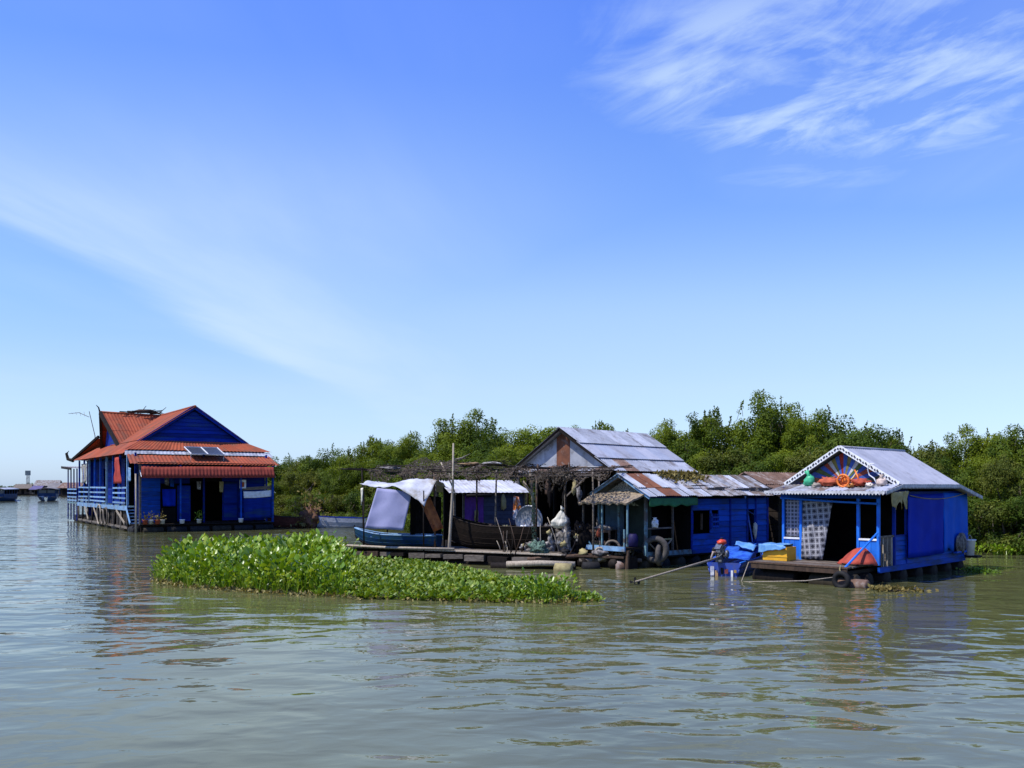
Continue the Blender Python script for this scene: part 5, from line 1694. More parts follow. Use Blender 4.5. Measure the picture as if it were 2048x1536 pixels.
def boat(name, label, loc, rz, L, beam_, depth, bow_rise, stern_rise, nstr, mats, rim, draft=.12, stem=.25, transom=.55):
    """open plank boat; bow at -x. Each strake is a part"""
    t = thing(name, label, 'boat', loc, rz)
    NS = 16

    def sec(s):
        """half breadth at gunwale, keel z, gunwale z at station s (0 bow, 1 stern)"""
        w = math.sin(min(1, s * 1.25 + .02) * math.pi / 2) ** .8
        if s > .8:
            w *= 1 - (1 - transom) * ((s - .8) / .2) ** 1.6
        hb = beam_ / 2 * max(.03, w)
        kz = -draft + stem * max(0, (0.22 - s) / .22) ** 2 * 1.5
        gz_ = depth - draft + bow_rise * max(0, (0.45 - s) / .45) ** 2 + stern_rise * max(0, (s - .6) / .4) ** 2
        return hb, kz, gz_

    def pt(s, f, sd_):
        hb, kz, gz_ = sec(s)
        ang = f
        y = hb * (math.sin(ang * math.pi / 2) ** .7)
        z = kz + (gz_ - kz) * (1 - math.cos(ang * math.pi / 2)) ** .9
        x = -L / 2 + L * s - (.18 * bow_rise) * f * max(0, (.2 - s) / .2)
        return Vector((x, sd_ * y, z))
    for sd_ in (-1, 1):
        for k in range(nstr):
            f0, f1 = k / nstr, (k + 1) / nstr + .01

            def fn(u, v, sd_=sd_, f0=f0, f1=f1, k=k):
                p = pt(u, f0 + (f1 - f0) * v, sd_)
                p.y += sd_ * (.02 * v + .002 * (k % 2))
                return p
            MB().sheet(fn, NS, 1, .022 * sd_ * -1).build('strake', mats[min(k, len(mats) - 1)], t)
        m = MB().tube([pt(i / NS, 1.0, sd_) + Vector((0, 0, .015)) for i in range(NS + 1)], .035, 6)
        m.build('gunwale', rim, t, smooth=True)
    # stern board, keel, thwarts
    st = [pt(1, k / 6, -1) for k in range(6, -1, -1)] + [pt(1, k / 6, 1) for k in range(1, 7)]
    MB().slab(st, .04).build('transom', mats[-1], t)
    MB().tube([pt(i / NS, 0, 1) + Vector((0, 0, -.01)) for i in range(NS + 1)], .03, 6).build('keel', mats[0], t)
    MB().tube([pt(0, 0, 1), pt(0, .5, 1), pt(0, 1, 1) + Vector((-.05, 0, .12))], [.05, .05, .04], 6).build('stem_post', mats[0], t)
    for s in (.25, .5, .75):
        hb, kz, gz_ = sec(s)
        x = -L / 2 + L * s
        MB().box(x - .12, x + .12, -hb * .93, hb * .93, gz_ - .16, gz_ - .125).build('thwart', rim, t)
    def fl_(u, v):
        s = .08 + .9 * u
        hb, kz, gz_ = sec(s)
        return Vector((-L / 2 + L * s, hb * .66 * (v * 2 - 1), kz + .16))
    MB().sheet(fl_, 10, 2, .02).build('bottom_boards', wood_d, t)
    return t


boat('wooden_boat', 'big dark brown plank boat under the net canopy', RF @ Vector((7.0, 1.55, .66)), -24, 4.9, 1.5, .92, .42, .02, 5, [M('black_tarred_hull', (.0085, .006, .0045), (.016, .011, .008), 5, (1, 3, 3), rough=.8, rnd=.4, spec=.1)], wood_d, draft=.1)
boat('wooden_boat', 'small bright blue plank boat beside the hanging lilac sheet', RF @ Vector((2.15, .95, .60)), -20, 4.0, 1.1, .50, .26, .0, 4, [wood_d, M('boat_blue', (.004, .030, .095), (.012, .04, .045), 4, rnd=.25, spec=.12)], blue_l, draft=.06)
boat('skiff', 'long grey-blue skiff moored under the bushes behind the lilac sheet', (-11.6, 69.5, 0), 2, 7.2, 1.5, .95, .15, .05, 4, [M('skiff_grey', (.30, .32, .36), (.2, .215, .25), 4), M('skiff_grey_top', (.33, .35, .40), (.22, .235, .28), 4)], blue_d, draft=.2)
MB()
boat('rowing_boat', 'dull red wooden boat moored behind the red-roofed house', (-16.6, 70.5, 0), 10, 4.6, 1.3, .9, .25, .1, 4, [wood_d, M('boat_red', (.16, .045, .03), (.09, .03, .02), 5)], wood_b, draft=.15)
o = sack('dry_bush', 'heap of dead brown brush beside the dull red boat', 'brush', Vector((-15.3, 69.5, 0)), (.7, .6, .95), M('dead_brush', (.16, .075, .04), (.07, .035, .022), 9), 50, rz=0, amp=.4)
rng = np.random.default_rng(77)
n = 260
pos = rng.normal(size=(n, 3)) * np.array([.7, .6, .8]) + np.array([0, 0, 1.1])
pos[:, 2] = np.maximum(pos[:, 2], .1)
me = quads_mesh('twigs', leaves(rng, pos, np.tile([0, 0, 1.], (n, 1)), .3, None), 4, rng.uniform(0, .5, n), leaf_y, [(0, 1, 2), (0, 2, 3)])
ob = bpy.data.objects.new('twigs', me)
ob['kind'] = 'stuff'
col.objects.link(ob)
ob.parent = o

# white boat awning, lilac sheet, orange cloth
aw = thing('tarpaulin_awning', 'sagging white tarpaulin awning over the small blue boat', 'awning', RF @ Vector((2.35, .75, .55)), -27)


def awf(u, v):
    x = -1.35 + 3.25 * u + .06 * mnoise.noise(Vector((v * 6, 1, u)))
    y = -.9 + 1.9 * v
    z = 2.80 - .30 * (2 * v - 1) ** 2 * (.3 + .7 * u) - .10 * math.sin(u * math.pi * 2) + .09 * mnoise.noise(Vector((u * 6, v * 5, 2))) + .04 * mnoise.noise(Vector((u * 15, v * 12, 5)))
    if u > .5 and v < .5:
        z -= (u - .5) * 1.5 * (.5 - v) * 2
    return Vector((x, y, z))


MB().sheet(awf, 34, 20, .015).build('awning_sheet', white_t, aw, smooth=True)
for x, y in ((-1.2, -.8), (-1.2, .9), (.2, .9), (1.75, .9), (1.8, -.8)):
    post(aw, (x, y, -.1), (x, y, 2.4), .06, wood_d, 'pole', True)
cloth(aw, 'awning_tail', cream, (-1.34, -.85, 2.5), (-1.2, -.85, 2.52), (-1.24, -.85, 1.95), (-1.32, -.85, 1.75), 1, .03, nu=6)
o = cloth(None, 'lilac_sheet', lilac, (-.68, .10, 1.76), (.80, .0, 1.58), (.46, -.30, .0), (-1.15, -.22, .08), 1.3, .035, nu=22, nv=12, th=.03)
o.location = at(786, 1060, 38.0)
tag(o, 'large plain lilac sheet hung slanting above the small blue boat', 'sheet')
o = cloth(None, 'orange_cloth', orange_c, (-.45, 0, 1.25), (.05, 0, 1.3), (.62, -.1, .0), (.2, -.1, -.15), 1.6, .06, nu=14)
o.location = at(858, 1056, 37.9)
tag(o, 'burnt orange cloth hanging between the white awning and the dark boat', 'cloth')
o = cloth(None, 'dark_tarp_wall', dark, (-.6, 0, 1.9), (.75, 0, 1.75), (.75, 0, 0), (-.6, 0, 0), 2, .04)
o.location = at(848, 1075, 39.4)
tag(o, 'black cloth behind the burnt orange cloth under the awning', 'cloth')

# catches, sacks and junk by the boats
d_ = thing('winnowing_tray', 'large round grey tray standing in the dark boat', 'tray', RF @ Vector((8.0, 1.9, 1.25)), -27)
MB().lathe([(.02, 0), (.52, .03), (.56, .0), (.60, -.05), (.60, .06), (.5, .09), (.02, .06)], (0, 0, .48), 26, 'y').build('tray_dish', M('aluminium_tray', (.22, .22, .24), (.34, .34, .36), 8, rough=.4, metal=.4), d_, smooth=True)
MB().torus((0, .02, .48), .60, .03, 'y', 28, 6).build('tray_rim', steel, d_, smooth=True)
o = sack('plastic_bag', 'small crumpled white bag at the foot of the round tray', 'bag', RF @ Vector((7.95, 1.6, 1.28)), (.22, .15, .16), white, 61, rz=-27)
o = cloth(None, 'hung_shirt', orange, (-.1, 0, 1.1), (.12, 0, 1.05), (.38, 0, .0), (-.14, 0, .05), 2, .05, nu=12)
o.data.materials[0] = M('orange_white_print', (.62, .20, .06), (.60, .62, .72), 2.2, rough=.8, lo=.46, hi=.54, detail=2, rnd=0)
o.location = at(1032, 1042, 39.6)
tag(o, 'orange and white cloth hanging beside the round tray', 'cloth')
sack('net_bag', 'pale green net sack on the raft beside the dark boat', 'sack', RF @ Vector((9.2, .25, .53)), (.34, .2, .24), M('pale_green_mesh', (.12, .20, .15), (.035, .06, .05), 13, rough=.9, detail=2, lo=.42, hi=.58), 62, (-.16, .12), rz=-27, amp=.5)
for i, (x, y, z, r_, lb) in enumerate((
        (.75, .35, .47, (.45, .35, .40), 'low heap of grey rags on the dark platform'),
        (1.2, .5, .50, (.36, .3, .62), 'tall heap of grey and white rags on the dark platform'),
        (1.75, .6, .50, (.38, .3, .82), 'slanting pile of folded grey nets reaching the cream sack'),
        (.3, .3, .47, (.28, .22, .26), 'small dirty white rag pile beside the green net sack'),
        (2.45, .9, .50, (.5, .35, .70), 'dark net heap between the cream sack and the crate'))):
    o = sack('rag_heap', lb, 'rags', PF @ Vector((x, y, z)), r_, (rag, rag, rag, M('dirty_white_rag', (.45, .43, .42), (.2, .19, .18), 7), dark)[i], 70 + i, rz=-30, amp=.38)
    for k in range(4):
        MB().lump((rs.uniform(-.4, .4) * r_[0], -r_[1] * .6, rs.uniform(.4, 1.3) * r_[2]), (r_[0] * .4, .15, .13), 80 + i * 5 + k, .35).build('fold', (rag, wood_g, dark, ragtan)[(i + k) % 4], o, smooth=True)
sk = thing('sack', 'upright cream sack hanging above the junk heap', 'sack', at(1120, 1056, 35.4), -30)


def sack_fn(u, v):
    a = u * 2 * math.pi
    r_ = (.05 + .36 * math.sin(min(1, v * 1.25) * math.pi / 2)) * (1 - .55 * max(0, v - .85) / .15)
    r_ *= 1 + .16 * math.sin(a * 3 + v * 4) + .30 * mnoise.noise(Vector((math.cos(a) * 1.6, math.sin(a) * 1.6, v * 4)))
    return Vector((r_ * math.cos(a) - .22 * v + .1, r_ * .7 * math.sin(a), .80 - .80 * v)) * Vector((.85, .85, 1)) if False else Vector(((r_ * math.cos(a) - .22 * v + .1) * .72, r_ * .5 * math.sin(a), .68 - .68 * v))


MB().sheet(sack_fn, 22, 14, .01).build('sack_body', cream, sk)
MB().tube([(.08, 0, .64), (.09, 0, .82), (.16, 0, .72)], [.05, .09, .04], 6).build('tied_neck', cream, sk, smooth=True)
ck = thing('crate', 'old slatted crate with yellowed panels on the dark platform', 'crate', PF @ Vector((3.3, 1.1, .47)), -30)
for x in (-.4, .4):
    for y in (-.3, .3):
        post(ck, (x, y, 0), (x, y, .95), .07, wood_b, 'crate_post')
for z in (.05, .48, .9):
    for y in (-.33, .33):
        beam(ck, (-.44, y, z), (.44, y, z), .03, .10, wood_b, 'crate_slat')
MB().box(-.36, -.02, -.29, -.26, .12, .42).build('crate_panel', ragtan, ck)
MB().box(.04, .36, -.29, -.26, .14, .42).build('crate_panel', M('yellowed_board', (.24, .22, .12), rnd=.1), ck)
MB().box(-.40, .40, .2, .24, .05, .9).build('crate_back', dark, ck)
MB().lump((0, 0, 1.0), (.42, .3, .12), 91, .3).build('cover_rag', rag, ck, smooth=True)
o = MB().tube([(0, 0, 0), (.06, 0, .35), (.02, 0, .8)], [.06, .05, .02], 6).build('stake', wood_g, None, True, PF @ Vector((3.05, 1.0, 1.1)), 0)
tag(o, 'short curved horn-like stake above the old crate', 'stake')
for i in range(5):
    a = PF @ Vector((.6 + i * .75, .1 + .1 * (i % 2), .46))
    o = MB().lump((0, 0, .1), (.22 + .05 * (i % 3), .16, .13), 120 + i, .35, flat=.7).build('bundle', (rag, wood_g, black, ragtan, rag)[i], None, True, a, i * 40)
    tag(o, ('crumpled grey rag on the platform edge', 'grey wooden lump beside the crumpled rag', 'black rubber bundle on the platform edge', 'tan rag bundle on the platform edge', 'grey net bundle at the right end of the platform')[i], 'bundle')
for i, (x, y, z, r_) in enumerate(((3.9, .6, .72, .3), (3.5, .3, .55, .2), (4.4, .9, .6, .25))):
    o = MB().torus((0, 0, 0), r_, .05, 'y', 18, 7).build('hoop', (wood_g, wood_p, grey_t)[i], None, True, PF @ Vector((x, y, z)), 20 * i - 20)
    tag(o, ('grey wooden hoop leaning at the right of the crate', 'small pale hoop lying low beside the crate', 'grey rubber hoop by the porch of the blue plank house')[i], 'hoop')

rc = random.Random(12)
for i in range(16):
    px_ = rc.uniform(1000, 1200)
    a = at(px_, rc.uniform(1085, 1118), rc.uniform(35.2, 37.0))
    a.z = .44
    ln = Vector((rc.uniform(-.5, .5), rc.uniform(-.2, .4), rc.uniform(.5, 1.5)))
    o = MB().tube([(0, 0, 0), ln * .5 + Vector((.04, 0, 0)), ln], [.022, .02, .012], 5).build('stick', (wood_g, wood_d, wood_b, wood_p)[i % 4], None, True, a)
    tag(o, 'thin stick poking up out of the junk before the open barn', 'stick', 'sticks in the junk')
for i in range(7):
    x = rc.uniform(-5.2, -.6)
    z0 = rc.uniform(2.6, 3.4)
    o = MB().lump((0, 0, 0), (.10 + .08 * rc.random(), .09, .22 + .25 * rc.random()), 200 + i, .4).build('hanging_bundle', (rag, dark, ragtan, wood_b, rag, green_n, dark)[i], None, True, M2 @ Vector((x, -1.15, z0)), 0)
    tag(o, ('grey rag', 'black bag', 'tan bag', 'brown bag', 'grey net roll', 'green net roll', 'black net roll')[i] + ' hanging under the lean-to of the open barn', 'bundle')
for i in range(6):
    x0 = .6 + i * 1.75
    o = cloth(cn, 'net_tatter', net_m, (x0, .9 - .1 * (i % 3), 3.86), (x0 + .9, .95 - .1 * (i % 2), 3.84), (x0 + .8, .9, 3.5), (x0 + .2, .9, 3.35), 2, .08, nu=12, ragged=.5, seed=20 + i)
for i, (px_, py_, Y_) in enumerate(((940, 1062, 37.4), (985, 1066, 36.8), (1012, 1060, 36.6), (905, 1055, 38.0))):
    p_ = at(px_, py_, Y_)
    o = MB().lump((0, 0, 0), (.18, .15, .11), 300 + i, .35).build('bundle', (rag, wood_b, ragtan, dark)[i], None, True, (p_.x, p_.y + .9, 1.42), 0)
    tag(o, ('grey', 'brown', 'tan', 'black')[i] + ' bundle lying on the side of the dark plank boat', 'bundle')

# ================================================================== longtail motorboat
mbt = thing('motorboat', 'blue longtail motorboat with painted stern between the two blue houses', 'boat', (7.35, 31.6, 0), 62)
HL, HB = 5.2, 1.15
# square stern at local -x end, hull runs away along +x
boat_blue = M('motorboat_blue', (.022, .06, .34), (.05, .07, .22), 4, rough=.35, rnd=.05)
for sd_ in (-1, 1):
    for k in range(3):
        def hf(u, v, sd_=sd_, k=k):
            w = HB / 2 * (1 - .85 * max(0, (u - .6) / .4) ** 1.8)
            f = (k + v) / 3
            z = -.15 + .62 * f + .35 * max(0, (u - .5) / .5) ** 2 * (.4 + .6 * f)
            return Vector((HL * u, sd_ * (w * (.68 + .32 * f) + .012 * (k % 2)), z))
        MB().sheet(hf, 14, 2, .025 * sd_).build('strake', boat_blue, mbt, smooth=True)
    MB().tube([(HL * i / 12, sd_ * HB / 2 * (1 - .85 * max(0, (i / 12 - .6) / .4) ** 1.8), .48 + .35 * max(0, (i / 12 - .5) / .5) ** 2) for i in range(13)], .035, 6).build('gunwale', blue_b, mbt, smooth=True)
st = [(0, -HB / 2 * .68, -.15), (0, HB / 2 * .68, -.15), (0, HB / 2, .47), (0, -HB / 2, .47)]
MB().slab([st[1], st[0], st[3], st[2]], .05).build('transom', boat_blue, mbt)
for i, (y0, y1, z0, z1, m_) in enumerate(((.32, .45, .02, .34, M('chipped_white', (.55, .55, .56), (.2, .22, .35), 9, rnd=0)), (.18, .28, -.06, .20, M('peach_paint', (.42, .26, .14), rnd=0)), (-.34, -.27, -.02, .22, white), (-.17, -.05, .10, .26, M('dull_red_paint', (.20, .05, .05), rnd=0)), (.0, .09, .08, .30, black), (-.46, -.37, .14, .24, M('ochre_paint', (.32, .2, .05), rnd=0)))):
    MB().box(-.066, -.052, y0, y1, z0, z1).build('painted_mark', m_, mbt)
MB().box(.05, HL * .7, -HB / 2 * .8, HB / 2 * .8, .0, .03).build('bottom_boards', wood_d, mbt)
MB().box(.3, .62, -.54, .54, .36, .40).build('thwart', blue_b, mbt)
tpo = cloth(mbt, 'blue_cover', M('faded_cover_blue', (.012, .05, .34), (.03, .12, .42), 4, rough=.6, bump=.5, spec=.1), (.75, .62, .56), (2.9, .58, .85), (2.9, -.58, .80), (.75, -.62, .52), 1.6, .07, nu=20, nv=12, normal=(0, 0, 1), seed=9)
cloth(mbt, 'pale_cover', tarp_c, (1.9, .1, .98), (3.3, .35, 1.05), (3.3, -.55, .92), (1.7, -.55, .82), 1.4, .06, nu=14, nv=10, normal=(0, 0, 1), seed=3)
en = thing('longtail_engine', 'greasy longtail engine with a red fuel tank on the boat stern', 'engine', Matrix.Translation((7.35, 31.6, 0)) @ Matrix.Rotation(R(62), 4, 'Z') @ Vector((.1, .12, .50)), 62)
MB().lump((0, 0, .22), (.24, .17, .17), 401, .25, 14, 9, 2.6).build('crankcase', iron, en)
MB().bar((-.1, .05, .2), (.02, -.02, .56), .2, .2).build('cylinder_block', iron, en)
for k in range(5):
    MB().bar((-.05 + k * .018, .04 - k * .012, .40 + k * .035), (-.043 + k * .018, .036 - k * .012, .418 + k * .035), .27, .27).build('cooling_fin', steel, en)
MB().lathe([(.09, -.06), (.15, -.03), (.15, .03), (.08, .06)], (.05, -.2, .26), 16, 'y').build('flywheel', iron, en, smooth=True)
MB().lathe([(.06, -.1), (.09, -.06), (.09, .08), (.05, .12)], (.12, .22, .40), 12, 'y').build('air_filter', black, en, smooth=True)
MB().tube([(-.1, .1, .3), (-.3, .2, .34), (-.38, .22, .18), (-.36, .25, .05)], [.035, .045, .045, .03], 8).build('exhaust', rust_b, en, smooth=True)
MB().lump((.08, .0, .66), (.21, .17, .12), 5, .14, 16, 10).build('fuel_tank', red_e, en, smooth=True)
MB().lathe([(.05, 0), (.05, .05), (.03, .06)], (.1, 0, .77), 10).build('tank_cap', black, en, smooth=True)
for k, (a_, b_, c_) in enumerate((((.1, .1, .6), (.22, .2, .4), (.1, .2, .3)), ((-.05, -.1, .5), (-.2, -.18, .4), (-.15, -.1, .2)), ((.2, 0, .3), (.35, -.05, .25), (.3, .1, .1)))):
    MB().tube([a_, b_, c_], .014, 5).build('hose', black, en, smooth=True)
MB().tube([(.2, .05, .5), (.6, .1, .62), (.85, .12, .66)], .02, 6).build('tiller_handle', steel, en, smooth=True)
MB().box(-.3, .3, -.1, .1, .0, .08).build('mount_plate', iron, en)
# shaft reaches back to the left of the stern
ME = en.matrix_basis.copy() if False else (Matrix.Translation(en.location) @ Matrix.Rotation(R(62), 4, 'Z'))
tip = Vector(((1268 - 1024) / 1820 * 28.9, 28.9, .08))
ltip = ME.inverted() @ tip
s0 = Vector((-.15, .0, .16))
MB().tube([s0, lerp(s0, ltip, .5), ltip], [.04, .035, .03], 7).build('propeller_shaft', wood_p, en, smooth=True)
dr = (ltip - s0).normalized()
for k in range(3):
    a = k * 2.09
    u1 = dr.cross(Vector((0, 0, 1))).normalized()
    u2 = dr.cross(u1)
    rad = u1 * math.cos(a) + u2 * math.sin(a)
    tan = u1 * -math.sin(a) + u2 * math.cos(a)
    MB().slab([ltip, ltip + rad * .14 + tan * .06, ltip + rad * .2, ltip + rad * .14 - tan * .05], .012).build('propeller_blade', black, en)
fin = lerp(s0, ltip, .93)
MB().slab([fin, fin + Vector((0, 0, -.22)) + dr * .12, fin + dr * .16], .015).build('rudder_fin', black, en)

# ================================================================== far boats and floating houses on the left
def far_boat(label, px, py, Y, rz, L, B, roofm, hull_m, cab, grp):
    Yg = 1820 * CAM_H / (py - 974) if Y is None else Y
    t = thing('river_boat', label, 'boat', ((px - 1024) / 1820 * Yg, Yg, 0), rz, grp)

    def hf(u, v):
        w = B / 2 * (math.sin(min(1, u * 2.2 + .12) * math.pi / 2)) * (1 - .25 * u)
        a = (v * 2 - 1)
        return Vector((-L / 2 + L * u, w * math.copysign(abs(a) ** .5, a), -.3 + 1.25 * abs(a) ** 1.5 + .6 * max(0, .3 - u)))
    MB().sheet(hf, 12, 8, .05).build('hull', hull_m, t, smooth=True)
    MB().box(-L * .42, L * .46, -B * .4, B * .4, .85, .95).build('deck', wood_g, t)
    x0, x1 = -L * .28, L * .42
    n = 5
    for i in range(n + 1):
        x = x0 + (x1 - x0) * i / n
        for sy in (-1, 1):
            MB().box(x - .06, x + .06, sy * B * .42 - .05, sy * B * .42 + .05, .9, 2.6).build('post', hull_m, t)
    for sy in (-1, 1):
        MB().box(x0, x1, sy * B * .42 - .03, sy * B * .42 + .03, .9, 1.6).build('side_panel', cab, t)
    MB().box(x0 + .1, x0 + .16, -B * .4, B * .4, .9, 1.7).build('front_panel', cab, t)
    MB().box(x1 - .1, x1 - .04, -B * .4, B * .4, .9, 2.5).build('rear_panel', dark, t)
    MB().box(x0 + .2, x0 + .25, -B * .38, -.1, 1.75, 2.4).build('windscreen', panel_m, t)
    MB().box(x0 + .2, x0 + .25, .1, B * .38, 1.75, 2.4).build('windscreen', panel_m, t)

    def rf(u, v):
        return Vector((x0 - .5 + (x1 - x0 + .9) * u, B * .52 * (v * 2 - 1), 2.95 - .35 * (v * 2 - 1) ** 2 + .1 * (u - .5)))
    MB().sheet(rf, 4, 8, .06).build('roof', roofm, t, smooth=True)
    return t


G5 = 'boats far down the channel'
far_boat('distant pale blue passenger boat with a white-edged windscreen and wake', 4, 999, 200, 100, 11, 3.6, tin, far_blue, far_blue, G5)
far_boat('distant dark blue covered boat seen end-on in mid channel', 96, 998, 205, 112, 10.0, 4.2, far_grey, far_blue, far_blue, G5)
m = MB()
for i in range(4):
    m.lump((-113.6 + i * .8, 205.5 - i * .3, .02), (.7, .4, .16), i, .4)
tag(m.build('wake_foam', foam, None, True), 'white wake foam behind the pale blue passenger boat', 'foam', None, 'stuff')


def far_house(label, px, Y, w, h, roofm, wallm, rz, ridge=.35):
    t = thing('floating_house', label, 'house', ((px - 1024) / 1820 * Y, Y, 0), rz, 'floating houses far down the channel')
    MB().box(-w / 2, w / 2, 0, 5, -.2, .5).build('float', wood_d, t)
    MB().box(-w / 2 + .3, w / 2 - .3, .9, 4.6, .5, h * .62).build('wall', wallm, t)
    MB().box(-.5, .5, .86, .9, .5, h * .5).build('door', dark, t)
    for sx in (-1, 1):
        MB().box(sx * w * .3 - .5, sx * w * .3 + .5, .85, .9, h * .3, h * .5).build('window', dark, t)
        MB().box(sx * w * .48 - .07, sx * w * .48 + .07, .1, .24, .5, h * .6).build('post', wood_g, t)
    m = MB()
    m.slab([(-w / 2 - .3, -.3, h * .6), (w / 2 + .3, -.3, h * .6), (w / 2, 2.6, h), (-w / 2, 2.6, h)], .1)
    m.slab([(w / 2 + .3, 5.5, h * .6), (-w / 2 - .3, 5.5, h * .6), (-w / 2, 2.6, h), (w / 2, 2.6, h)], .1)
    m.build('roof', roofm, t)
    return t


far_house('far low floating house with a grey roof behind the dark covered boat', 122, 330, 9, 4.6, far_grey, far_blue, 10)
far_house('far floating house with a brown roof close to the red-roofed house', 138, 300, 8, 4.6, rust_b, wood_d, -10)
far_house('far floating house with a violet awning between the two distant boats', 70, 340, 4, 3.6, far_violet, wood_g, 0)
far_house('far floating house with a grey-brown roof right of the pale passenger boat', 44, 345, 6, 4.2, wood_g, wood_b, 12)
far_house('far floating house with a dull tin roof under the tall sign tower', 92, 380, 10, 6.0, tin_o, far_blue, 5)
tw = thing('sign_tower', 'far thin tower carrying a dark square sign above the boats', 'tower', ((56 - 1024) / 1820 * 350, 350, 0), 0)
for x in (-.5, .5):
    for y in (-.5, .5):
        MB().bar((x, y, 0), (x * .7, y * .7, 7.6), .14, .14).build('leg', far_grey, tw)
for z in (2, 4, 6):
    MB().bar((-.5, -.45, z), (.5, -.45, z + 1.2), .1, .1).build('brace', far_grey, tw)
MB().box(-.95, .95, -.3, .1, 7.6, 9.4).build('sign_board', M('far_dark_sign', (.09, .13, .16), rnd=0), tw)
rngt = random.Random(4)
for i in range(9):
    px = 5 + i * 16
    Y = 420 + rngt.uniform(-20, 40)
    t = thing('tree', 'tiny far treetop on the horizon down the channel', 'tree', ((px - 1024) / 1820 * Y, Y, 0), i * 50, 'treetops far down the channel')
    s = rngt.uniform(.55, .85)
    t.scale = (s * 1.3, s * 1.3, s)
    for n_, me in zip(('trunk', 'crown'), protos[('round', 'olive', 'dome')[i % 3]]):
        ob = bpy.data.objects.new(n_, me)
        col.objects.link(ob)
        ob.parent = t


# ================================================================== water hyacinth
def hy_leaf(L, blade, lean, az, twist, rng, seg=3):
    """one leaf: thick stalk, then a broad cupped blade; 16 vertices"""
    d = np.array([math.cos(az) * math.sin(lean), math.sin(az) * math.sin(lean), math.cos(lean)])
    side = np.array([-math.sin(az + twist), math.cos(az + twist), 0.0])
    out = np.cross(side, d)
    base = np.array([math.cos(az), math.sin(az), 0]) * .03
    top = base + d * L + np.array([math.cos(az), math.sin(az), 0]) * L * .12
    w = .012
    v = [base - side * w, base + side * w, top + side * w * .6, top - side * w * .6]
    # blade rises on from the stalk, tipping outward
    bd = d * .8 + np.array([math.cos(az), math.sin(az), 0]) * rng.uniform(.1, .7)
    bd /= np.linalg.norm(bd)
    bn = np.cross(side, bd)
    B = blade
    v += [top, top + bd * B * .22 + side * B * .40 + bn * B * .10, top + bd * B * .62 + side * B * .42 + bn * B * .14,
          top + bd * B * 1.02, top + bd * B * .62 - side * B * .42 + bn * B * .14, top + bd * B * .22 - side * B * .40 + bn * B * .10,
          top + bd * B * .5 - bn * B * .02]
    return np.array(v)


HY_F = [(0, 1, 2), (0, 2, 3), (10, 4, 5), (10, 5, 6), (10, 6, 7), (10, 7, 8), (10, 8, 9), (10, 9, 4)]


def hy_plant(rng, n, Lr, Br, spread):
    out, tn = [], []
    for i in range(n):
        az = 2 * math.pi * i / n + rng.normal(0, .5)
        lean = abs(rng.normal(spread, .22))
        out.append(hy_leaf(rng.uniform(*Lr), rng.uniform(*Br), min(lean, 1.25), az, rng.normal(0, .5), rng))
        tn.append(np.clip(rng.normal(.50, .27), 0, 1))
    return np.array(out), np.array(tn)


poly_front = [(-11.9, 30.2), (-11.0, 29.0), (-9.5, 27.7), (-7.6, 26.6), (-6.1, 26.1), (-4.5, 25.3), (-1.7, 24.6), (1.0, 24.2), (2.3, 24.5)]
poly_back = [(2.45, 25.3), (1.7, 26.6), (.7, 29.0), (-.8, 31.8), (-2.6, 35.4), (-5.6, 37.6), (-7.9, 40.3), (-10.2, 41.5), (-12.4, 40.0), (-13.2, 36.5), (-12.7, 32.8)]
poly = poly_front + poly_back


def inside(x, y):
    c = False
    j = len(poly) - 1
    for i in range(len(poly)):
        xi, yi = poly[i]
        xj, yj = poly[j]
        if (yi > y) != (yj > y) and x < (xj - xi) * (y - yi) / (yj - yi) + xi:
            c = not c
        j = i
    return c


def edge_d(x, y):
    best = 1e9
    for i in range(len(poly)):
        x1, y1 = poly[i]
        x2, y2 = poly[(i + 1) % len(poly)]
        dx, dy = x2 - x1, y2 - y1
        t_ = max(0, min(1, ((x - x1) * dx + (y - y1) * dy) / (dx * dx + dy * dy)))
        best = min(best, math.hypot(x - x1 - t_ * dx, y - y1 - t_ * dy))
    return best


rng = np.random.default_rng(2024)
tall_protos = []
for i in range(9):
    V, tn = hy_plant(rng, int(rng.integers(12, 17)), (.26, .84), (.08, .20), .25)
    tall_protos.append(quads_mesh('leaf_rosette', V, 11, tn, leaf_h, HY_F))
tall_spots, low_v, low_t, rest_v, rest_t = [], [], [], [], []
tries = 0
while tries < 9000:
    tries += 1
    x, y = rng.uniform(-13.4, 3), rng.uniform(23.8, 41.8)
    if not inside(x, y):
        continue
    sx_ = x / y * 1820 + 1024                       # how far along the mat
    e = edge_d(x, y)
    tallness = 1 / (1 + math.exp((sx_ - 665 - 30 * mnoise.noise(Vector((x * .5, y * .5, 0)))) / 14))
    right_tuft = math.exp(-((x - 1.05) / .65) ** 2 - ((y - 24.9) / .9) ** 2)
    if rng.random() < tallness:
        if rng.random() < .36:
            s = (1.12 + .40 * mnoise.noise(Vector((x * .6, y * .6, 5)))) * min(1, .55 + e * .7) * rng.uniform(.8, 1.15)
            tall_spots.append((x, y, s))
    elif rng.random() < right_tuft:
        tall_spots.append((x, y, rng.uniform(.6, .85)))
    else:
        k = min(1, .45 + e * .6) * (1.05 + .45 * mnoise.noise(Vector((x * .9, y * .9, 2)))) * (1 - .35 * max(0, min(1, (sx_ - 850) / 300)))
        V, tn = hy_plant(rng, int(rng.integers(6, 9)), (.10 * k, .30 * k), (.09, .155), .62)
        V = V + np.array([x, y, -.01])
        low_v.append(V)
        low_t.append(tn)
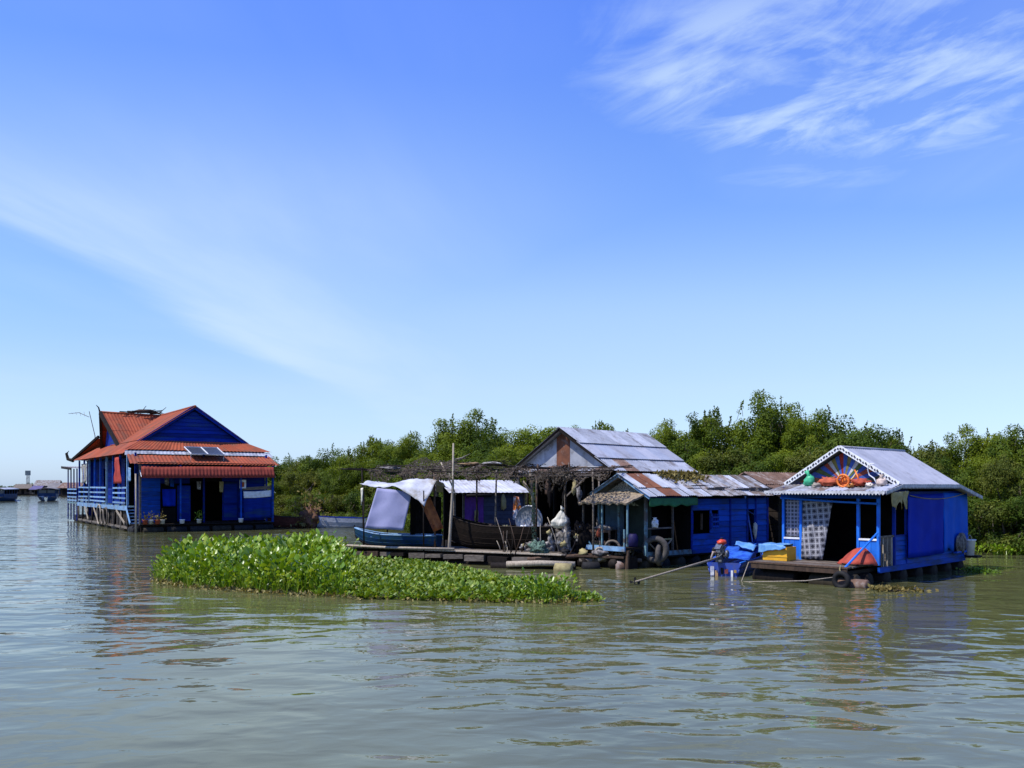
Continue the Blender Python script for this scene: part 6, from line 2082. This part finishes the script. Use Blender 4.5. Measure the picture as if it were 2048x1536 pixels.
# the biggest in view become plants of their own, the rest one growth
tall_spots.sort(key=lambda p: -p[2] / p[1])
front_first = sorted(tall_spots, key=lambda p: p[1])
N_IND = 290
for i, (x, y, s) in enumerate(front_first):
    if i < N_IND:
        t = thing('water_hyacinth', 'tall broad-leaved water hyacinth plant in the floating green mat', 'plant', (x, y, 0), 0, 'tall water hyacinths in the floating mat')
        t.rotation_euler = (0, 0, rng.uniform(0, 6.28))
        t.scale = (s, s, s)
        ob = bpy.data.objects.new('leaf_rosette', tall_protos[i % len(tall_protos)])
        col.objects.link(ob)
        ob.parent = t
    else:
        V, tn = hy_plant(rng, 13, (.26, .84), (.08, .20), .25)
        rest_v.append(V * s + np.array([x, y, 0]))
        rest_t.append(tn)
if rest_v:
    me = quads_mesh('hyacinth_thicket', np.concatenate(rest_v), 11, np.concatenate(rest_t), leaf_h, HY_F)
    o = bpy.data.objects.new('hyacinth_thicket', me)
    col.objects.link(o)
    tag(o, 'thick stand of water hyacinth behind the front plants', 'plants', None, 'stuff')
me = quads_mesh('low_water_plants', np.concatenate(low_v), 11, np.concatenate(low_t), leaf_p, HY_F)
o = bpy.data.objects.new('low_water_plants', me)
col.objects.link(o)
tag(o, 'low carpet of small-leaved green water plants before the raft', 'plants', None, 'stuff')
# withered fringe and floating roots along the front edge
fr_p, fr_t = [], []
for i in range(len(poly_front) - 1):
    a, b = Vector((*poly_front[i], 0)), Vector((*poly_front[i + 1], 0))
    for k in range(int((b - a).length * 75)):
        p = a.lerp(b, rng.random())
        fr_p.append((p.x + rng.normal(0, .12), p.y + rng.normal(.15, .22), rng.uniform(.005, .06)))
for k in range(1500):                                   # dead leaves caught among the living ones
    x, y = rng.uniform(-13.4, 2.6), rng.uniform(24, 41.8)
    if inside(x, y):
        fr_p.append((x, y, rng.uniform(.05, .62 if x / y * 1820 + 1024 < 670 else .22)))
fr_p = np.array(fr_p)
V = leaves(rng, fr_p, np.tile([0, -.2, .35], (len(fr_p), 1)), .10, None)
me = quads_mesh('withered_fringe', V, 4, rng.uniform(0, 1, len(fr_p)), leaf_y, [(0, 1, 2), (0, 2, 3)])
o = bpy.data.objects.new('withered_fringe', me)
col.objects.link(o)
tag(o, 'withered yellow leaves and roots along the edge of the green mat', 'plants', None, 'stuff')
# root mat under the plants
mb = MB()
pts = [(x, y) for x, y in poly]
cx_, cy_ = sum(p[0] for p in pts) / len(pts), sum(p[1] for p in pts) / len(pts)
inn = [(x + (cx_ - x) * .05, y + (cy_ - y) * .05) for x, y in pts]
n = len(inn)
mb.add([(x, y, .03) for x, y in inn] + [(x, y, -.15) for x, y in inn], [tuple(range(n))] + [(i, i + n, (i + 1) % n + n, (i + 1) % n) for i in range(n)])
tag(mb.build('plant_root_mat', M('dark_root_mat', (.045, .06, .018), (.025, .03, .012), 3)), 'dark root mat under the floating water plants', 'plants', None, 'stuff')
# a second tuft on the right by the bushes
t = thing('water_hyacinth', 'small clump of water hyacinth by the bushes past the white bucket', 'plant', (22.6, 42.0, 0), 0)
vv, tt_ = [], []
for i in range(70):
    V, tn = hy_plant(rng, 7, (.2, .5), (.14, .22), .4)
    vv.append(V * .9 + np.array([rng.normal(.6, 1.0), rng.normal(0, .5), 0]))
    tt_.append(tn)
me = quads_mesh('leaf_rosette', np.concatenate(vv), 11, np.concatenate(tt_), leaf_h, HY_F)
ob = bpy.data.objects.new('leaf_rosette', me)
col.objects.link(ob)
ob.parent = t
